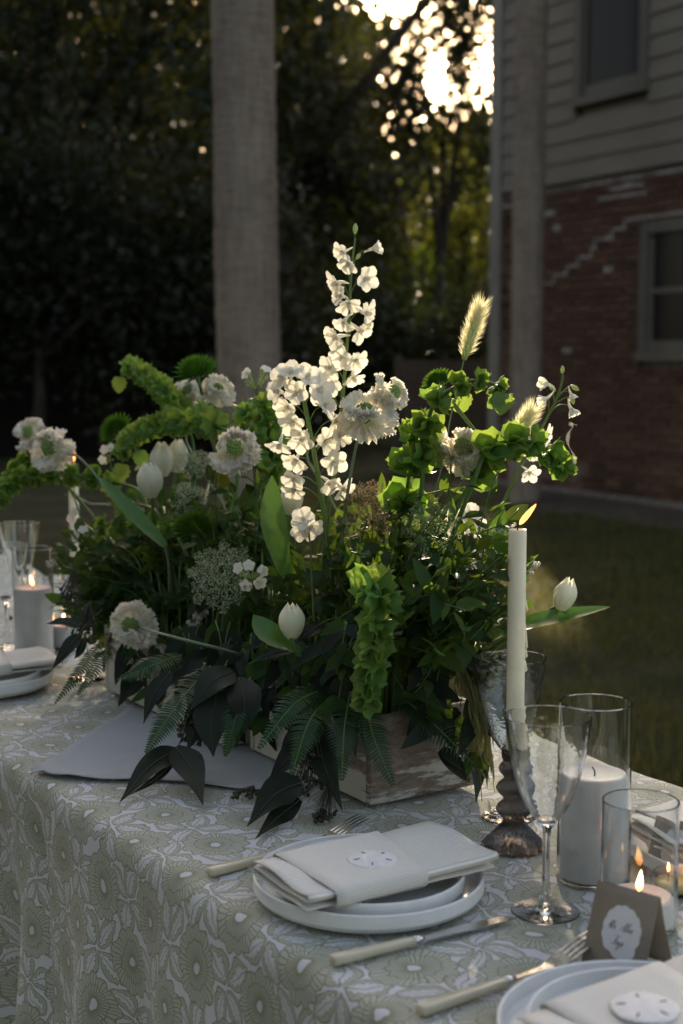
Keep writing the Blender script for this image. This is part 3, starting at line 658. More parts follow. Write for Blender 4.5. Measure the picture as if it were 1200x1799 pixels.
# ------------------------------------------------------------------ tablecloths
EN, EF = 0.716, 1.488
def fold(s, d, ph, far):
    k = min(1.0, d / 0.55); k = k * k * (3 - 2 * k)
    w = math.sin(2 * math.pi * s / 0.33 + ph + 0.8 * math.sin(s * 3.1)) + 0.45 * math.sin(2 * math.pi * s / 0.19 + 1.3 + ph)
    return 0.035 * d + 0.042 * k * w + 0.010 * min(1, d / 0.08) * noise.noise((s * 4, d * 1.5, 2 + far)) + 0.004
def cloth(label, s0, s1, step, ph, tuck0, tuck1):
    rr = 0.010; drop = 0.70; vmin, vmax = EN + rr - rr * math.pi / 2 - drop, EF - rr + rr * math.pi / 2 + drop
    ns = int((s1 - s0) / step) + 1; nv = int((vmax - vmin) / step) + 1; v = []; uv = []; f = []
    for i in range(ns):
        s = s0 + (s1 - s0) * i / (ns - 1)
        for j in range(nv):
            vv = vmin + (vmax - vmin) * j / (nv - 1); far = vv > 1.1
            q = (vv - (EF - rr)) if far else (EN + rr - vv); n = vv; z = TZ - 0.003 + 0.0016 * noise.noise((s * 7, vv * 7, 0)) + 0.0008 * noise.noise((s * 22, vv * 22, 4))
            sg = 1 if far else -1; s_ = s
            if tuck0: z -= 0.0028
            if q > 0:
                if q < rr * math.pi / 2: a = q / rr; n = (EF - rr if far else EN + rr) + sg * rr * math.sin(a); z -= rr * (1 - math.cos(a))
                else:
                    d = q - rr * math.pi / 2; n = (EF if far else EN) + sg * fold(s, d, ph, far); z = TZ - 0.003 - rr - d - (0.0028 if tuck0 else 0)
                    k = min(1, d / 0.12)
                    if tuck1: n -= sg * 0.07 * k * math.exp(-(s1 - s) / 0.03); s_ += 0.03 * d * math.exp(-(s1 - s) / 0.2)
                    if tuck0: n -= sg * (0.03 * k * math.exp(-(s - s0) / 0.05) + 0.02 * k)
            v.append(SN(s_, n, z)); uv.append((s, vv))
    for i in range(ns - 1):
        for j in range(nv - 1): a = i * nv + j; f.append((a, a + nv, a + nv + 1, a + 1))
    o = ob('tablecloth', mk('tablecloth', v, f, M['print'], True, uv))
    md = o.modifiers.new('thickness', 'SOLIDIFY'); md.thickness = 0.0012; md.offset = -1
    return tag(o, label, 'tablecloth', 'printed tablecloths on the long table')
cloth('sage green floral print tablecloth under the near plates and the front flower box', 0.15, 1.985, 0.010, 0.4, False, True)
cloth('sage green floral print tablecloth at the far left behind the blue napkin tip', 1.90, 5.4, 0.018, 2.1, True, False)

# pale blue linen laid under the flower boxes
A0 = T(52, 1362); eB = (T(205, 1262) - A0).normalized(); eC = Vector((eB.y, -eB.x, 0)); n = 36; v = []; uv = []; f = []
for i in range(n + 1):
    for j in range(n + 1):
        a, b2 = i / n * 0.40, j / n * 0.42; p = A0 + eB * a + eC * b2
        bow = 0.010 * math.sin(j / n * 9) * (1 - i / n) ** 3; p = p - eB * bow
        h = 0.0022 + 0.007 * max(0, noise.noise((a * 14 + b2 * 4, b2 * 7 - a * 5, 3))) + 0.004 * abs(noise.noise((a * 30 - b2 * 22, b2 * 3, 8))) + 0.0035 * (math.exp(-i * 0.9) + math.exp(-j * 0.9)) * 0.5
        edge = (p.dot(N2) - EN)
        if edge < 0.012: h += -(0.012 - edge) * 0.6 + 0.006
        p.z = TZ + h; v.append(p); uv.append((a, b2))
for i in range(n):
    for j in range(n): a = i * (n + 1) + j; f.append((a, a + 1, a + n + 2, a + n + 1))
o = ob('linen_napkin', mk('linen_napkin', v, f, M['runner'], True, uv)); md = o.modifiers.new('thickness', 'SOLIDIFY'); md.thickness = 0.001
tag(o, 'pale blue grey linen napkin spread flat under the flower boxes', 'napkin')

# ------------------------------------------------------------------ place settings
def plate_prof(Rr, h): return [(0.001, 0.0005), (Rr * 0.86, 0.0), (Rr * 0.90, 0.0015), (Rr * 0.975, 0.007), (Rr, 0.012), (Rr, h - 0.0015), (Rr - 0.0015, h), (Rr - 0.0035, h - 0.001), (Rr - 0.0045, 0.011), (Rr * 0.93, 0.0072), (Rr * 0.85, 0.006), (0.001, 0.006)]
plate_me = mk('dinner_plate', *lathe(plate_prof(0.132, 0.027), 72), M['china'], sharp=True); small_me = mk('salad_plate', *lathe(plate_prof(0.108, 0.025), 64), M['china'], sharp=True)
def plates(c, where):
    tag(ob('dinner_plate', plate_me, None, TR(c)), 'white stoneware dinner plate ' + where, 'plate', 'dinner plates')
    tag(ob('salad_plate', small_me, None, TR(c + Vector((0.002, -0.003, 0.0065)))), 'smaller white plate stacked inside the one ' + where, 'plate', 'salad plates')
def fold_profile(W, layers, g):
    pts = []
    for k in range(layers):
        z = g * k; y0, y1 = (-W, W) if k % 2 == 0 else (W, -W)
        inset = 0.0012 * (layers - k); y0 -= math.copysign(inset, y0); y1 -= math.copysign(inset, y1)
        for q in range(9): pts.append((y0 + (y1 - y0) * q / 8, z + 0.0016 * math.sin(q * 0.9 + k * 1.7)))
        if k < layers - 1:
            for q in (0.25, 0.5, 0.75): pts.append((y1 + math.copysign(g * 0.55 * math.sin(math.pi * q), y1), z + g * q))
    return pts
def napkin(Mx, L, W, where, layers=3, g=0.0070):
    t = thing('folded_napkin', 'cream ribbed linen napkin folded on the plates ' + where, 'napkin', Mx.to_translation(), 'folded napkins')
    pr = fold_profile(W, layers, g); nx = 24; v = []; uv = []; f = []; m = len(pr)
    for i in range(nx + 1):
        x = -L / 2 + L * i / nx
        for j, (y, z) in enumerate(pr):
            k = z / (g * layers)
            v.append((x + 0.006 * 0.2 * (1 - k) * math.sin(y * 40) , y * (1 + 0.05 * math.sin(x * 9)), z + 0.0022 * noise.noise((x * 16, y * 16, k * 2)) + 0.006 * (abs(x) / L * 2) ** 2 * k))
            uv.append((x, j * 0.0125))
    arc = 0; ac = []
    for j in range(m):
        if j: arc += math.hypot(pr[j][0] - pr[j - 1][0], pr[j][1] - pr[j - 1][1])
        ac.append(arc)
    uv = [(q[0], ac[i % m]) for i, q in enumerate(uv)]
    for i in range(nx):
        for j in range(m - 1): a = i * m + j; f.append((a, a + 1, a + m + 1, a + m))
    o = ob('cloth', mk('cloth', v, f, M['napkin'], True, uv), t, Mx); md = o.modifiers.new('thickness', 'SOLIDIFY'); md.thickness = 0.0016; md.offset = 0
    # the flap wrapped across its middle
    top = g * (layers - 1) + 0.0030; w = W + 0.0042; loop = [(-w * 0.9, -0.003), (-w, 0.002), (-w - 0.001, top * 0.5), (-w, top - 0.002), (-w * 0.93, top + 0.001)] + [(-w * 0.93 + 1.86 * w * q / 10, top + 0.0012) for q in range(1, 10)] + [(w * 0.93, top + 0.001), (w, top - 0.002), (w + 0.001, top * 0.5), (w, 0.002), (w * 0.9, -0.003)]
    v = []; uv = []; f = []; m = len(loop); nb = 8
    for i in range(nb + 1):
        for j, (y, z) in enumerate(loop):
            x = -0.092 + 0.128 * i / nb + 0.16 * y * (i / nb); v.append((x, y, z + 0.0008 * noise.noise((x * 30, y * 30, 9)))); uv.append((x, j * 0.0131))
    for i in range(nb):
        for j in range(m - 1): a = i * m + j; f.append((a, a + m, a + m + 1, a + 1))
    o = ob('wrapped_flap', mk('wrapped_flap', v, f, M['napkin'], True, uv), t, Mx); md = o.modifiers.new('thickness', 'SOLIDIFY'); md.thickness = 0.0006; md.offset = 1
    return t, top
def sand_dollar(Mx, r, label):
    t = thing('sand_dollar', label, 'sand dollar', Mx.to_translation(), 'sand dollars on the napkins')
    pr = [(0.0005, 0.0), (r * 0.9, 0.0), (r, 0.0007), (r * 0.97, 0.0014), (r * 0.7, 0.0025), (r * 0.3, 0.0033), (0.0005, 0.0035)]
    ob('shell', mk('shell', *lathe(pr, 40, lambda a, z, i: 1 + 0.022 * math.sin(5 * a + 0.6) + 0.012 * noise.noise((math.cos(a) * 3, math.sin(a) * 3, 0))), M['shell']), t, Mx)
    for k in range(5):
        a = k * 1.2566 + 0.5; mb = MB(); L2 = r * 0.15
        mb.add(([(x * L2, y * 0.0007 * (1 - abs(x) ** 2), 0.0) for x, y in ((-1, 0), (-.5, -1), (.5, -1), (1, 0), (.5, 1), (-.5, 1))] + [(x * L2 * 0.8, y * 0.0006, 0.0006) for x, y in ((-1, 0), (-.5, -1), (.5, -1), (1, 0), (.5, 1), (-.5, 1))],
                [(6, 7, 8, 9, 10, 11)] + [(i, (i + 1) % 6, 6 + (i + 1) % 6, 6 + i) for i in range(6)]))
        slope = Matrix.Rotation(-0.18, 4, 'Y'); 
        slope = Matrix.Rotation(0.11, 4, 'Y')
        ob('slit', mb.mesh('slit', M['slit'], False), t, Mx @ Matrix.Rotation(a, 4, 'Z') @ TR((r * 0.66, 0, 0.0026)) @ slope)
def handle():
    sec = []; v = []; f = []
    for i, (x, w, h) in enumerate(((0, 0.0055, 0.0035), (0.0015, 0.0072, 0.0048), (0.03, 0.0068, 0.0048), (0.07, 0.0056, 0.0043), (0.098, 0.0048, 0.0038), (0.1, 0.0042, 0.0034))):
        for k in range(12):
            a = 2 * math.pi * k / 12; ca, sa = math.cos(a), math.sin(a); q = lambda c: math.copysign(abs(c) ** 0.45, c)
            v.append((x, q(ca) * w, 0.005 + q(sa) * h))
    for i in range(5):
        for k in range(12): f.append((i * 12 + k, i * 12 + (k + 1) % 12, (i + 1) * 12 + (k + 1) % 12, (i + 1) * 12 + k))
    f += [tuple(range(11, -1, -1)), tuple(range(60, 72))]; return v, f
hm = mk('handle', *handle(), M['bone'])
bol = mk('bolster', *lathe([(0.0042, 0), (0.0047, 0.0015), (0.0047, 0.006), (0.0038, 0.008), (0.0028, 0.012)], 16), M['steel'])
def flatshape(top, bot, th, zf_):         # outline rows (x, y) top and bottom -> thin slab
    n = len(top); v = []
    for (x, y) in top: v += [(x, y, zf_(x) + th), (x, y, zf_(x))]
    for (x, y) in bot: v += [(x, y, zf_(x) + th), (x, y, zf_(x))]
    f = []; o = 2 * n
    for i in range(n - 1):
        a, b2 = 2 * i, 2 * i + 2
        f += [(a, o + a, o + b2, b2), (a + 1, b2 + 1, o + b2 + 1, o + a + 1), (a, b2, b2 + 1, a + 1), (o + a, o + a + 1, o + b2 + 1, o + b2)]
    f += [(0, 1, o + 1, o), (2 * n - 2, o + 2 * n - 2, o + 2 * n - 1, 2 * n - 1)]; return v, f
bx = [0.108, 0.12, 0.14, 0.16, 0.18, 0.2, 0.215, 0.226, 0.232]
blade = mk('blade', *flatshape(list(zip(bx, (0.003, 0.006, 0.0085, 0.0095, 0.0098, 0.0092, 0.0075, 0.004, -0.002))), list(zip(bx, (-0.003, -0.004, -0.0045, -0.0048, -0.005, -0.005, -0.0048, -0.004, -0.003))), 0.0014, lambda x: 0.0035), M['steel'], False)
mbf = MB(); zc = lambda x: 0.004 + 0.35 * max(0, x - 0.15) ** 1.5 * 4 - 6 * max(0, x - 0.185) ** 2
fx = [0.108, 0.125, 0.145, 0.155, 0.165, 0.175]
mbf.add(flatshape(list(zip(fx, (0.003, 0.0028, 0.004, 0.008, 0.0115, 0.0122))), list(zip(fx, (-0.003, -0.0028, -0.004, -0.008, -0.0115, -0.0122))), 0.0018, zc))
for k in range(4):
    yc = -0.0105 + 0.007 * k; tx_ = [0.1745, 0.185, 0.2, 0.213, 0.218]
    mbf.add(flatshape([(x, yc + w) for x, w in zip(tx_, (0.0018, 0.0016, 0.0014, 0.001, 0.0003))], [(x, yc - w) for x, w in zip(tx_, (0.0018, 0.0016, 0.0014, 0.001, 0.0003))], 0.0016, zc))
fork_me = mbf.mesh('fork_head', M['steel'], False)
BM = Matrix.Translation((0.099, 0, 0.005)) @ Matrix.Rotation(math.pi / 2, 4, 'Y')
def cutlery(kind, a, b, label, flip=1):
    d = b - a; ang = math.atan2(d.y, d.x); Mx = TR((a.x, a.y, TZ + 0.001)) @ Matrix.Rotation(ang, 4, 'Z') @ SC((d.length / (0.232 if 'knife' in kind else 0.218), flip, 1))
    t = thing(kind, label, kind.split('_')[-1], (a.x, a.y, TZ), kind.split('_')[-1] + 's on the table')
    ob('handle', hm, t, Mx); ob('bolster', bol, t, Mx @ BM); ob('blade' if 'knife' in kind else 'fork_head', blade if 'knife' in kind else fork_me, t, Mx)
NM = Matrix.Rotation(math.atan2(N2.y, N2.x), 4, 'Z')
# near setting in the middle
pc = Vector((0.031, 1.575, TZ)); plates(pc, 'in the middle below the flowers')
ca = [onz(x, y, TZ + 0.045) for x, y in ((455, 1512), (535, 1588), (858, 1507), (765, 1455))]
cn = sum(ca, Vector()) / 4; dl = (ca[3] + ca[2]) / 2 - (ca[0] + ca[1]) / 2; ang = math.atan2(dl.y, dl.x)
Mx = TR((cn.x, cn.y, TZ + 0.034)) @ Matrix.Rotation(ang, 4, 'Z') @ Matrix.Rotation(R(-1.0), 4, 'Y')
nk, top = napkin(Mx, 0.244, 0.066, 'in the middle of the picture')
sp_ = onz(655, 1507, TZ + 0.054); sand_dollar(Mx @ TR(Mx.inverted() @ Vector((sp_.x, sp_.y, 0)) * 1.0) if 0 else TR((sp_.x, sp_.y, TZ + 0.0515)) @ Matrix.Rotation(0.4, 4, 'Z'), 0.0285, 'white sand dollar lying on the napkin of the middle place setting')
cutlery('table_knife', T(584, 1697), T(905, 1619), 'bone handled table knife beside the middle plate, blade towards the wine glass', 1)
cutlery('table_fork', T(368, 1541), T(640, 1466), 'bone handled fork half under the middle plate, nearest the table edge at left')
# near setting at the bottom right corner
pc = Vector((0.270, 1.203, TZ)); plates(pc, 'cropped at the bottom right corner')
Mx = TR((pc.x + 0.024, pc.y - 0.018, TZ + 0.033)) @ Matrix.Rotation(R(32), 4, 'Z') @ Matrix.Rotation(R(-3), 4, 'Y')
napkin(Mx, 0.25, 0.072, 'cropped at the bottom right corner')
sp_ = onz(1133, 1768, TZ + 0.054); sand_dollar(TR((sp_.x, sp_.y, TZ + 0.0520)) @ Matrix.Rotation(1.2, 4, 'Z'), 0.030, 'white sand dollar on the napkin at the bottom right corner')
cutlery('table_fork', T(737, 1786), T(1052, 1678), 'fork with a glinting bone handle beside the bottom right plate')
# setting on the far side at the right edge
pc = onz(1105, 1488, TZ + 0.02) + Vector((0.132, 0.02, 0)); pc.z = TZ; plates(pc, 'at the right edge behind the glass cylinders')
Mx = TR((pc.x + 0.00, pc.y + 0.01, TZ + 0.033)) @ Matrix.Rotation(R(28), 4, 'Z'); napkin(Mx, 0.245, 0.07, 'at the right edge across the table')
a = T(1200, 1560); cutlery('table_fork', SN(1.03, 1.44), SN(1.03, 1.21), 'fork on the far side of the table whose tines show behind the small pillar candle')
# setting at the far left
pc = Vector((-0.674, 2.615, TZ)); plates(pc, 'at the left edge of the picture')
Mx = TR((pc.x + 0.01, pc.y + 0.01, TZ + 0.033)) @ Matrix.Rotation(R(30), 4, 'Z'); napkin(Mx, 0.245, 0.066, 'at the left edge of the picture')
cutlery('table_knife', T(-60, 1222), T(105, 1208), 'knife in front of the plate at the left edge of the picture')

# ------------------------------------------------------------------ name cards
def strokes(lines, w):
    mb = MB()
    for ln in lines:
        pts = smooth_path([Vector((x, y, 0)) for x, y in ln], 5) if len(ln) > 2 else [Vector((x, y, 0)) for x, y in ln]
        v = []; f = []
        for i, p in enumerate(pts):
            d = pts[min(i + 1, len(pts) - 1)] - pts[max(i - 1, 0)]; d = d.normalized() if d.length > 0 else Vector((1, 0, 0)); nrm = Vector((-d.y, d.x, 0))
            k = w * (0.45 + 0.9 * max(0, -d.y))
            v += [p + nrm * k, p - nrm * k]
        mb.add((v, [(2 * i, 2 * i + 1, 2 * i + 3, 2 * i + 2) for i in range(len(pts) - 1)]))
    return mb
LET = {'M': [[(0, 0), (.12, .2), (.25, 1), (.3, .1), (.55, 1), (.52, 0), (.62, .05)]], 'r': [[(0, .05), (.12, .42), (.16, .36), (.26, .38), (.22, .1), (.32, .02), (.4, .1)]], '.': [[(0, 0), (.03, .03), (.06, 0)]],
       'A': [[(-.1, 0), (.15, .25), (.5, 1.05), (.48, .02), (.6, .05)], [(.1, .4), (.35, .45), (.6, .38)]], 'l': [[(0, .05), (.22, .6), (.26, 1.0), (.15, .9), (.12, .1), (.3, .1)]],
       'e': [[(0, .1), (.2, .22), (.22, .4), (.1, .4), (.06, .12), (.18, 0), (.34, .1)]], 'x': [[(0, .38), (.1, .36), (.2, .02), (.34, .08)], [(.3, .4), (.15, .2), (0, 0)]],
       'F': [[(-.05, .9), (.2, 1.05), (.75, 1.0)], [(.42, 1.0), (.36, .3), (.2, 0), (0, .1)], [(.12, .5), (.3, .52), (.55, .48)]], 'a': [[(.28, .36), (.1, .4), (0, .15), (.1, 0), (.24, .2), (.3, .4), (.26, .05), (.4, .08)]],
       'y': [[(0, .38), (.06, .08), (.2, .08), (.3, .4), (.22, -.3), (.05, -.5), (.02, -.3), (.36, .08)]]}
ADV = {'M': .68, 'r': .38, '.': .3, ' ': .28, 'A': .66, 'l': .3, 'e': .32, 'x': .36, 'F': .55, 'a': .38, 'y': .36}
def write(txt, x0, y0, h):
    out = []; x = 0
    for c in txt:
        for ln in LET.get(c, []): out.append([(x0 + (x + a + b * 0.45) * h, y0 + b * h) for a, b in ln])
        x += ADV[c]
    return out
def name_card(lt, rt, hgt, label, text=True, open_=0.030):
    rid = rt - lt; W = rid.length; xa = rid.normalized(); out = Vector((xa.y, -xa.x, 0)).normalized()
    if out.dot(-lt) < 0: out = -out
    t = thing('place_card', label, 'place card', (lt.x, lt.y, TZ), 'folded place cards')
    def leaf(sgn, name):
        v = []; f = []; nr = 10
        for i in range(nr + 1):
            k = i / nr; drop = k * hgt; o_ = sgn * open_ * (k ** (1.0 if sgn > 0 else 1.25)) + sgn * 0.001
            for q in (0, 1): v.append(lt + xa * W * q + out * o_ - Vector((0, 0, drop)))
        for i in range(nr): f.append((2 * i, 2 * i + 1, 2 * i + 3, 2 * i + 2))
        o = ob(name, mk(name, v, f, M['card']), t); md = o.modifiers.new('thickness', 'SOLIDIFY'); md.thickness = 0.0005; md.offset = 0; return o
    fr = leaf(1, 'front_leaf'); leaf(-1, 'back_leaf')
    dn = (out * open_ - Vector((0, 0, hgt))).normalized(); nz = xa.cross(dn); nz = nz if nz.dot(out) > 0 else -nz
    FM = Matrix(((xa.x, -dn.x, nz.x, 0), (xa.y, -dn.y, nz.y, 0), (xa.z, -dn.z, nz.z, 0), (0, 0, 0, 1)))
    c = lt + xa * W * 0.53 + dn * hgt * 0.535 + out * 0.001
    k = []
    for i in range(120):
        a = 2 * math.pi * i / 120; r = 1 + 0.055 * abs(math.sin(a * 7)) - 0.04 + 0.02 * math.sin(a * 3 + 1)
        x, y = math.cos(a) * 0.0215 * r, math.sin(a) * 0.0265 * r
        if y < -0.012: x = x * (1 - 0.25 * ((-y - 0.012) / 0.014)); y -= 0.004 * max(0, math.cos(a * 3 + math.pi / 2 + 0.5)); x += 0.004 * ((-y - 0.012) / 0.014)
        k.append((x, y, 0))
    me = mk('shell_label', k, [tuple(range(120))], M['paper'], False); o = ob('shell_label', me, t, TR(c + nz * 0.0012) @ FM); md = o.modifiers.new('thickness', 'SOLIDIFY'); md.thickness = 0.0003; md.offset = 0
    if text:
        mb = strokes(write('Mr. Alex', -0.0165, 0.0015, 0.0088) + write('Faye', -0.009, -0.0130, 0.0088), 0.00030)
        ob('lettering', mb.mesh('lettering', M['ink'], False), t, TR(c + nz * 0.0018) @ FM)
lt = P(1051, 1542, 1.405); rt = P(1160, 1581, 1.358)
hgt = (lt.z + rt.z) / 2 - TZ; lt.z = rt.z = TZ + hgt
name_card(lt, rt, hgt * 1.0, 'taupe folded place card with white shell label in front of the small pillar candle')
lt = P(1160, 1428, 1.66); rt = P(1262, 1466, 1.60); hgt = (lt.z + rt.z) / 2 - TZ; lt.z = rt.z = TZ + hgt
name_card(lt, rt, hgt, 'taupe place card cut by the right edge behind the small glass cylinder', False)

# ------------------------------------------------------------------ candles and glassware
def flame(t, base, h, r, lean, mat):
    prof = [(0.15, 0), (0.7, 0.12), (1.0, 0.3), (0.85, 0.5), (0.5, 0.75), (0.18, 0.93), (0.02, 1.0)]
    v, f = lathe(prof, 12); v = [Vector((x * r + lean.x * z ** 1.2, y * r + lean.y * z ** 1.2, z * h)) for x, y, z in v]
    ob('flame', mk('flame', v, f, mat), t, TR(base))
def wick(t, base, bend): ob('wick', mk('wick', *tube(smooth_path([base - Vector((0, 0, 0.003)), base + Vector((0, 0, 0.006)), base + Vector((bend, 0, 0.011))], 4), 0.0009, 6), M['wick']), t)
def cyl_vase(c, r, h, label):
    pr = [(0.001, 0.0), (r - 0.002, 0.0), (r, 0.002), (r, h - 0.001), (r - 0.0012, h), (r - 0.0024, h - 0.001), (r - 0.0024, 0.006), (r - 0.005, 0.0045), (0.001, 0.0045)]
    return tag(ob('glass_cylinder', mk('glass_cylinder', *lathe(pr, 64), M['glass'], sharp=True), None, TR(c)), label, 'candle vase', 'glass cylinders with pillar candles')
def pillar(c, r, h, label, lit_=True, fh=0.022, lean=(0.002, 0, 0)):
    c = c + Vector((0, 0, 0.005)); t = thing('pillar_candle', label, 'candle', c, 'white pillar candles')
    pr = [(0.001, 0), (r - 0.002, 0), (r, 0.002), (r, h - 0.005), (r - 0.0015, h - 0.001), (r - 0.004, h), (r * 0.7, h - 0.003), (r * 0.3, h - 0.0045), (0.001, h - 0.005)]
    ob('wax', mk('wax', *lathe(pr, 56, lambda a, z, i: 1 + 0.006 * noise.noise((math.cos(a) * 2, math.sin(a) * 2, z * 20))), M['pillarwax'], sharp=True), t, TR(c))
    b = c + Vector((0, 0, h - 0.005)); wick(t, b, -0.003)
    if lit_: flame(t, b + Vector((0, 0, 0.008)), fh, 0.0042, Vector(lean), M['flame'])
def goblet(c, h, rr, bowl, mat, label, foot=0.038):
    zb = h - bowl; pr = [(0.001, 0.0), (foot - 0.001, 0.0), (foot, 0.001), (foot - 0.001, 0.0022), (foot * 0.6, 0.0035), (0.010, 0.006), (0.0058, 0.011), (0.0045, 0.02), (0.0042, zb * 0.6), (0.0046, zb - 0.012), (0.0065, zb - 0.003), (0.012, zb + 0.006)]
    out = [(0.30, 0.06), (0.48, 0.16), (0.64, 0.30), (0.78, 0.47), (0.89, 0.66), (0.96, 0.84), (1.0, 1.0)]
    pr += [(rr * a, zb + bowl * b) for a, b in out]
    pr += [(rr - 0.0008, h + 0.0006), (rr - 0.0016, h)] + [(rr * a - 0.0017, zb + bowl * b + 0.0008) for a, b in out[::-1][1:]] + [(0.010, zb + 0.0085), (0.001, zb + 0.006)]
    o = ob('wine_glass', mk('wine_glass', *lathe(pr, 56), mat, sharp=True), None, TR(c)); return tag(o, label, 'wine glass', 'stemmed glasses on the table')
c = T(958, 1602); goblet(c, 0.222, 0.0475, 0.122, M['hammered'], 'clear hammered wine glass standing in front of the taper candle')
c = T(893, 1436); goblet(c, 0.218, 0.0475, 0.130, M['smoky'], 'smoky grey goblet behind the taper candle at the right end of the flowers', 0.036)
c = T(1041, 1543); cyl_vase(c, 0.0425, 0.213, 'tall glass cylinder around the large unlit pillar candle'); pillar(c, 0.0385, 0.124, 'large unlit white pillar candle with a curled black wick', False)
c = T(1121, 1626); cyl_vase(c, 0.0412, P(1121, 1405, c.y).z - TZ, 'shorter glass cylinder behind the place card at right'); pillar(c, 0.0372, P(1121, 1578, c.y).z - TZ, 'small lit white pillar candle behind the place card', True, 0.024)
c = T(60, 1148); cyl_vase(c, 0.0425, 0.222, 'glass cylinder around the lit pillar candle at the far left'); pillar(c, 0.0395, 0.135, 'lit white pillar candle at the far left behind the plate', True, 0.022, (-0.004, 0, 0))
c = T(112, 1136); cyl_vase(c, 0.040, 0.15, 'short glass cylinder half hidden by leaves at the far left'); pillar(c, 0.036, 0.045, 'low lit pillar candle half hidden by the leaves at the far left', True, 0.02)
c = T(14, 1140); goblet(c, 0.222, 0.0475, 0.122, M['hammered'], 'clear wine glass cut by the left edge behind the plate')
c = T(38, 1085); goblet(c, 0.225, 0.0475, 0.13, M['glass'], 'farthest clear wine glass at the upper left of the table')
c = T(152, 1193); goblet(c, 0.218, 0.0475, 0.125, M['hammered'], 'clear wine glass standing behind the left end of the flowers')
c = T(1186, 1566)                                        # tealight
t = thing('tealight', 'small yellow tealight in a glass cup at the right edge', 'tealight', c)
ob('cup', mk('cup', *lathe([(0.001, 0), (0.021, 0), (0.023, 0.002), (0.024, 0.022), (0.0235, 0.0225), (0.0225, 0.022), (0.0215, 0.004), (0.001, 0.003)], 40), M['glass'], sharp=True), t, TR(c))
ob('wax', mk('wax', *lathe([(0.001, 0.0035), (0.0205, 0.0045), (0.0212, 0.013), (0.001, 0.0125)], 40), M['yellowwax']), t, TR(c))
wick(t, c + Vector((0, 0, 0.0135)), 0.0); flame(t, c + Vector((0, 0, 0.023)), 0.012, 0.003, Vector((0, 0, 0)), M['flame'])
def taper(c, hh, lean_h, r0, top_z, label, lbl2, flame_tip):
    fl = lambda a, z, i: 1 + 0.085 * math.cos(22 * a)
    t = thing('candlestick', lbl2, 'candlestick', c, 'smoked glass candlesticks')
    pr = [(0.001, 0), (0.037, 0), (0.0385, 0.002), (0.036, 0.006), (0.027, 0.016), (0.018, 0.026), (0.0125, 0.033), (0.0125, 0.037), (0.0185, 0.043), (0.0215, 0.049), (0.0185, 0.055), (0.0125, 0.061), (0.0125, 0.064), (0.0185, 0.070), (0.0215, 0.076), (0.0185, 0.082), (0.012, 0.088), (0.0125, 0.091), (0.017, 0.096), (0.0185, 0.101), (0.0165, 0.106), (0.0130, 0.110), (0.0150, 0.116), (0.0155, 0.126), (0.0145, 0.127), (0.0125, 0.125), (0.0120, 0.112), (0.001, 0.110)]
    ob('body', mk('body', *lathe(pr, 96, fl), M['stick']), t, TR(c))
    cc = c + Vector((0, 0, 0.1105)); hc = top_z - cc.z; t = thing('taper_candle', label, 'candle', cc, 'cream taper candles')
    pr = [(0.001, 0), (0.0108, 0.0005), (0.0112, 0.003), (r0, hc * 0.5), (r0 * 0.985, hc - 0.003), (r0 * 0.93, hc), (r0 * 0.5, hc - 0.001), (0.001, hc - 0.002)]
    ob('wax', mk('wax', *lathe(pr, 36), M['wax'], sharp=True), t, TR(cc))
    mb = MB()
    for z0, L2 in ((hc * 0.70, 0.012), (hc * 0.60, 0.03), (hc * 0.52, 0.018), (hc * 0.44, 0.012)):
        pp = [Vector((r0 * 0.98, -0.002, z0)), Vector((r0 * 1.04, -0.002, z0 - L2 * 0.6)), Vector((r0 * 1.08, -0.002, z0 - L2)), Vector((r0 * 1.02, -0.002, z0 - L2 - 0.003))]
        mb.add(tube(pp, [0.0008, 0.0014, 0.0024, 0.0006], 8))
    ob('wax_drips', mb.mesh('wax_drips', M['wax']), t, TR(cc))
    b = cc + Vector((0, 0, hc - 0.002)); wick(t, b, 0.0025); tip = flame_tip - (b + Vector((0.002, 0, 0.009)))
    v, f = lathe([(0.2, 0), (0.75, 0.12), (1.0, 0.32), (0.9, 0.55), (0.6, 0.8), (0.25, 0.95), (0.03, 1.0)], 14)
    v = [Vector((x * 0.0045, y * 0.0035, z * tip.length)) for x, y, z in v]
    ob('flame', mk('flame', v, f, M['flamedeep']), t, TR(b + Vector((0.002, 0, 0.008))) @ zf(tip))
c = T(902, 1487); taper(c, 0.11, 0, 0.0112, P(902, 930, c.y).z, 'tall lit cream taper candle with its flame blown to the right', 'fluted smoked glass candlestick under the tall taper candle', P(942, 884, c.y))
c = T(134, 1090); taper(c, 0.11, 0, 0.0112, P(134, 815, c.y).z, 'cream taper candle mostly hidden behind the left flowers', 'smoked glass candlestick hidden behind the left flowers', P(128, 785, c.y))
# smoke curl
m, nt, o_ = base_mat('smoke'); tr = nt.nodes.new('ShaderNodeBsdfTransparent'); df = nt.nodes.new('ShaderNodeBsdfTranslucent'); df.inputs[0].default_value = (0.8, 0.8, 0.8, 1); mx = nt.nodes.new('ShaderNodeMixShader'); mx.inputs[0].default_value = 0.045
nt.links.new(tr.outputs[0], mx.inputs[1]); nt.links.new(df.outputs[0], mx.inputs[2]); nt.links.new(mx.outputs[0], o_.inputs[0])
sm = smooth_path([P(1010, 815, 1.75), P(1008, 800, 1.75), P(998, 780, 1.75), P(999, 762, 1.75), P(1006, 750, 1.75), P(1002, 744, 1.75), P(1014, 747, 1.75)], 6)
s_ = stuff(ob('smoke', mk('smoke', *tube(sm, [0.0016 + 0.0012 * math.sin(i * 0.5) for i in range(len(sm))], 8), m))); tag(s_, 'thin grey curl of smoke right of the flowers', 'smoke')

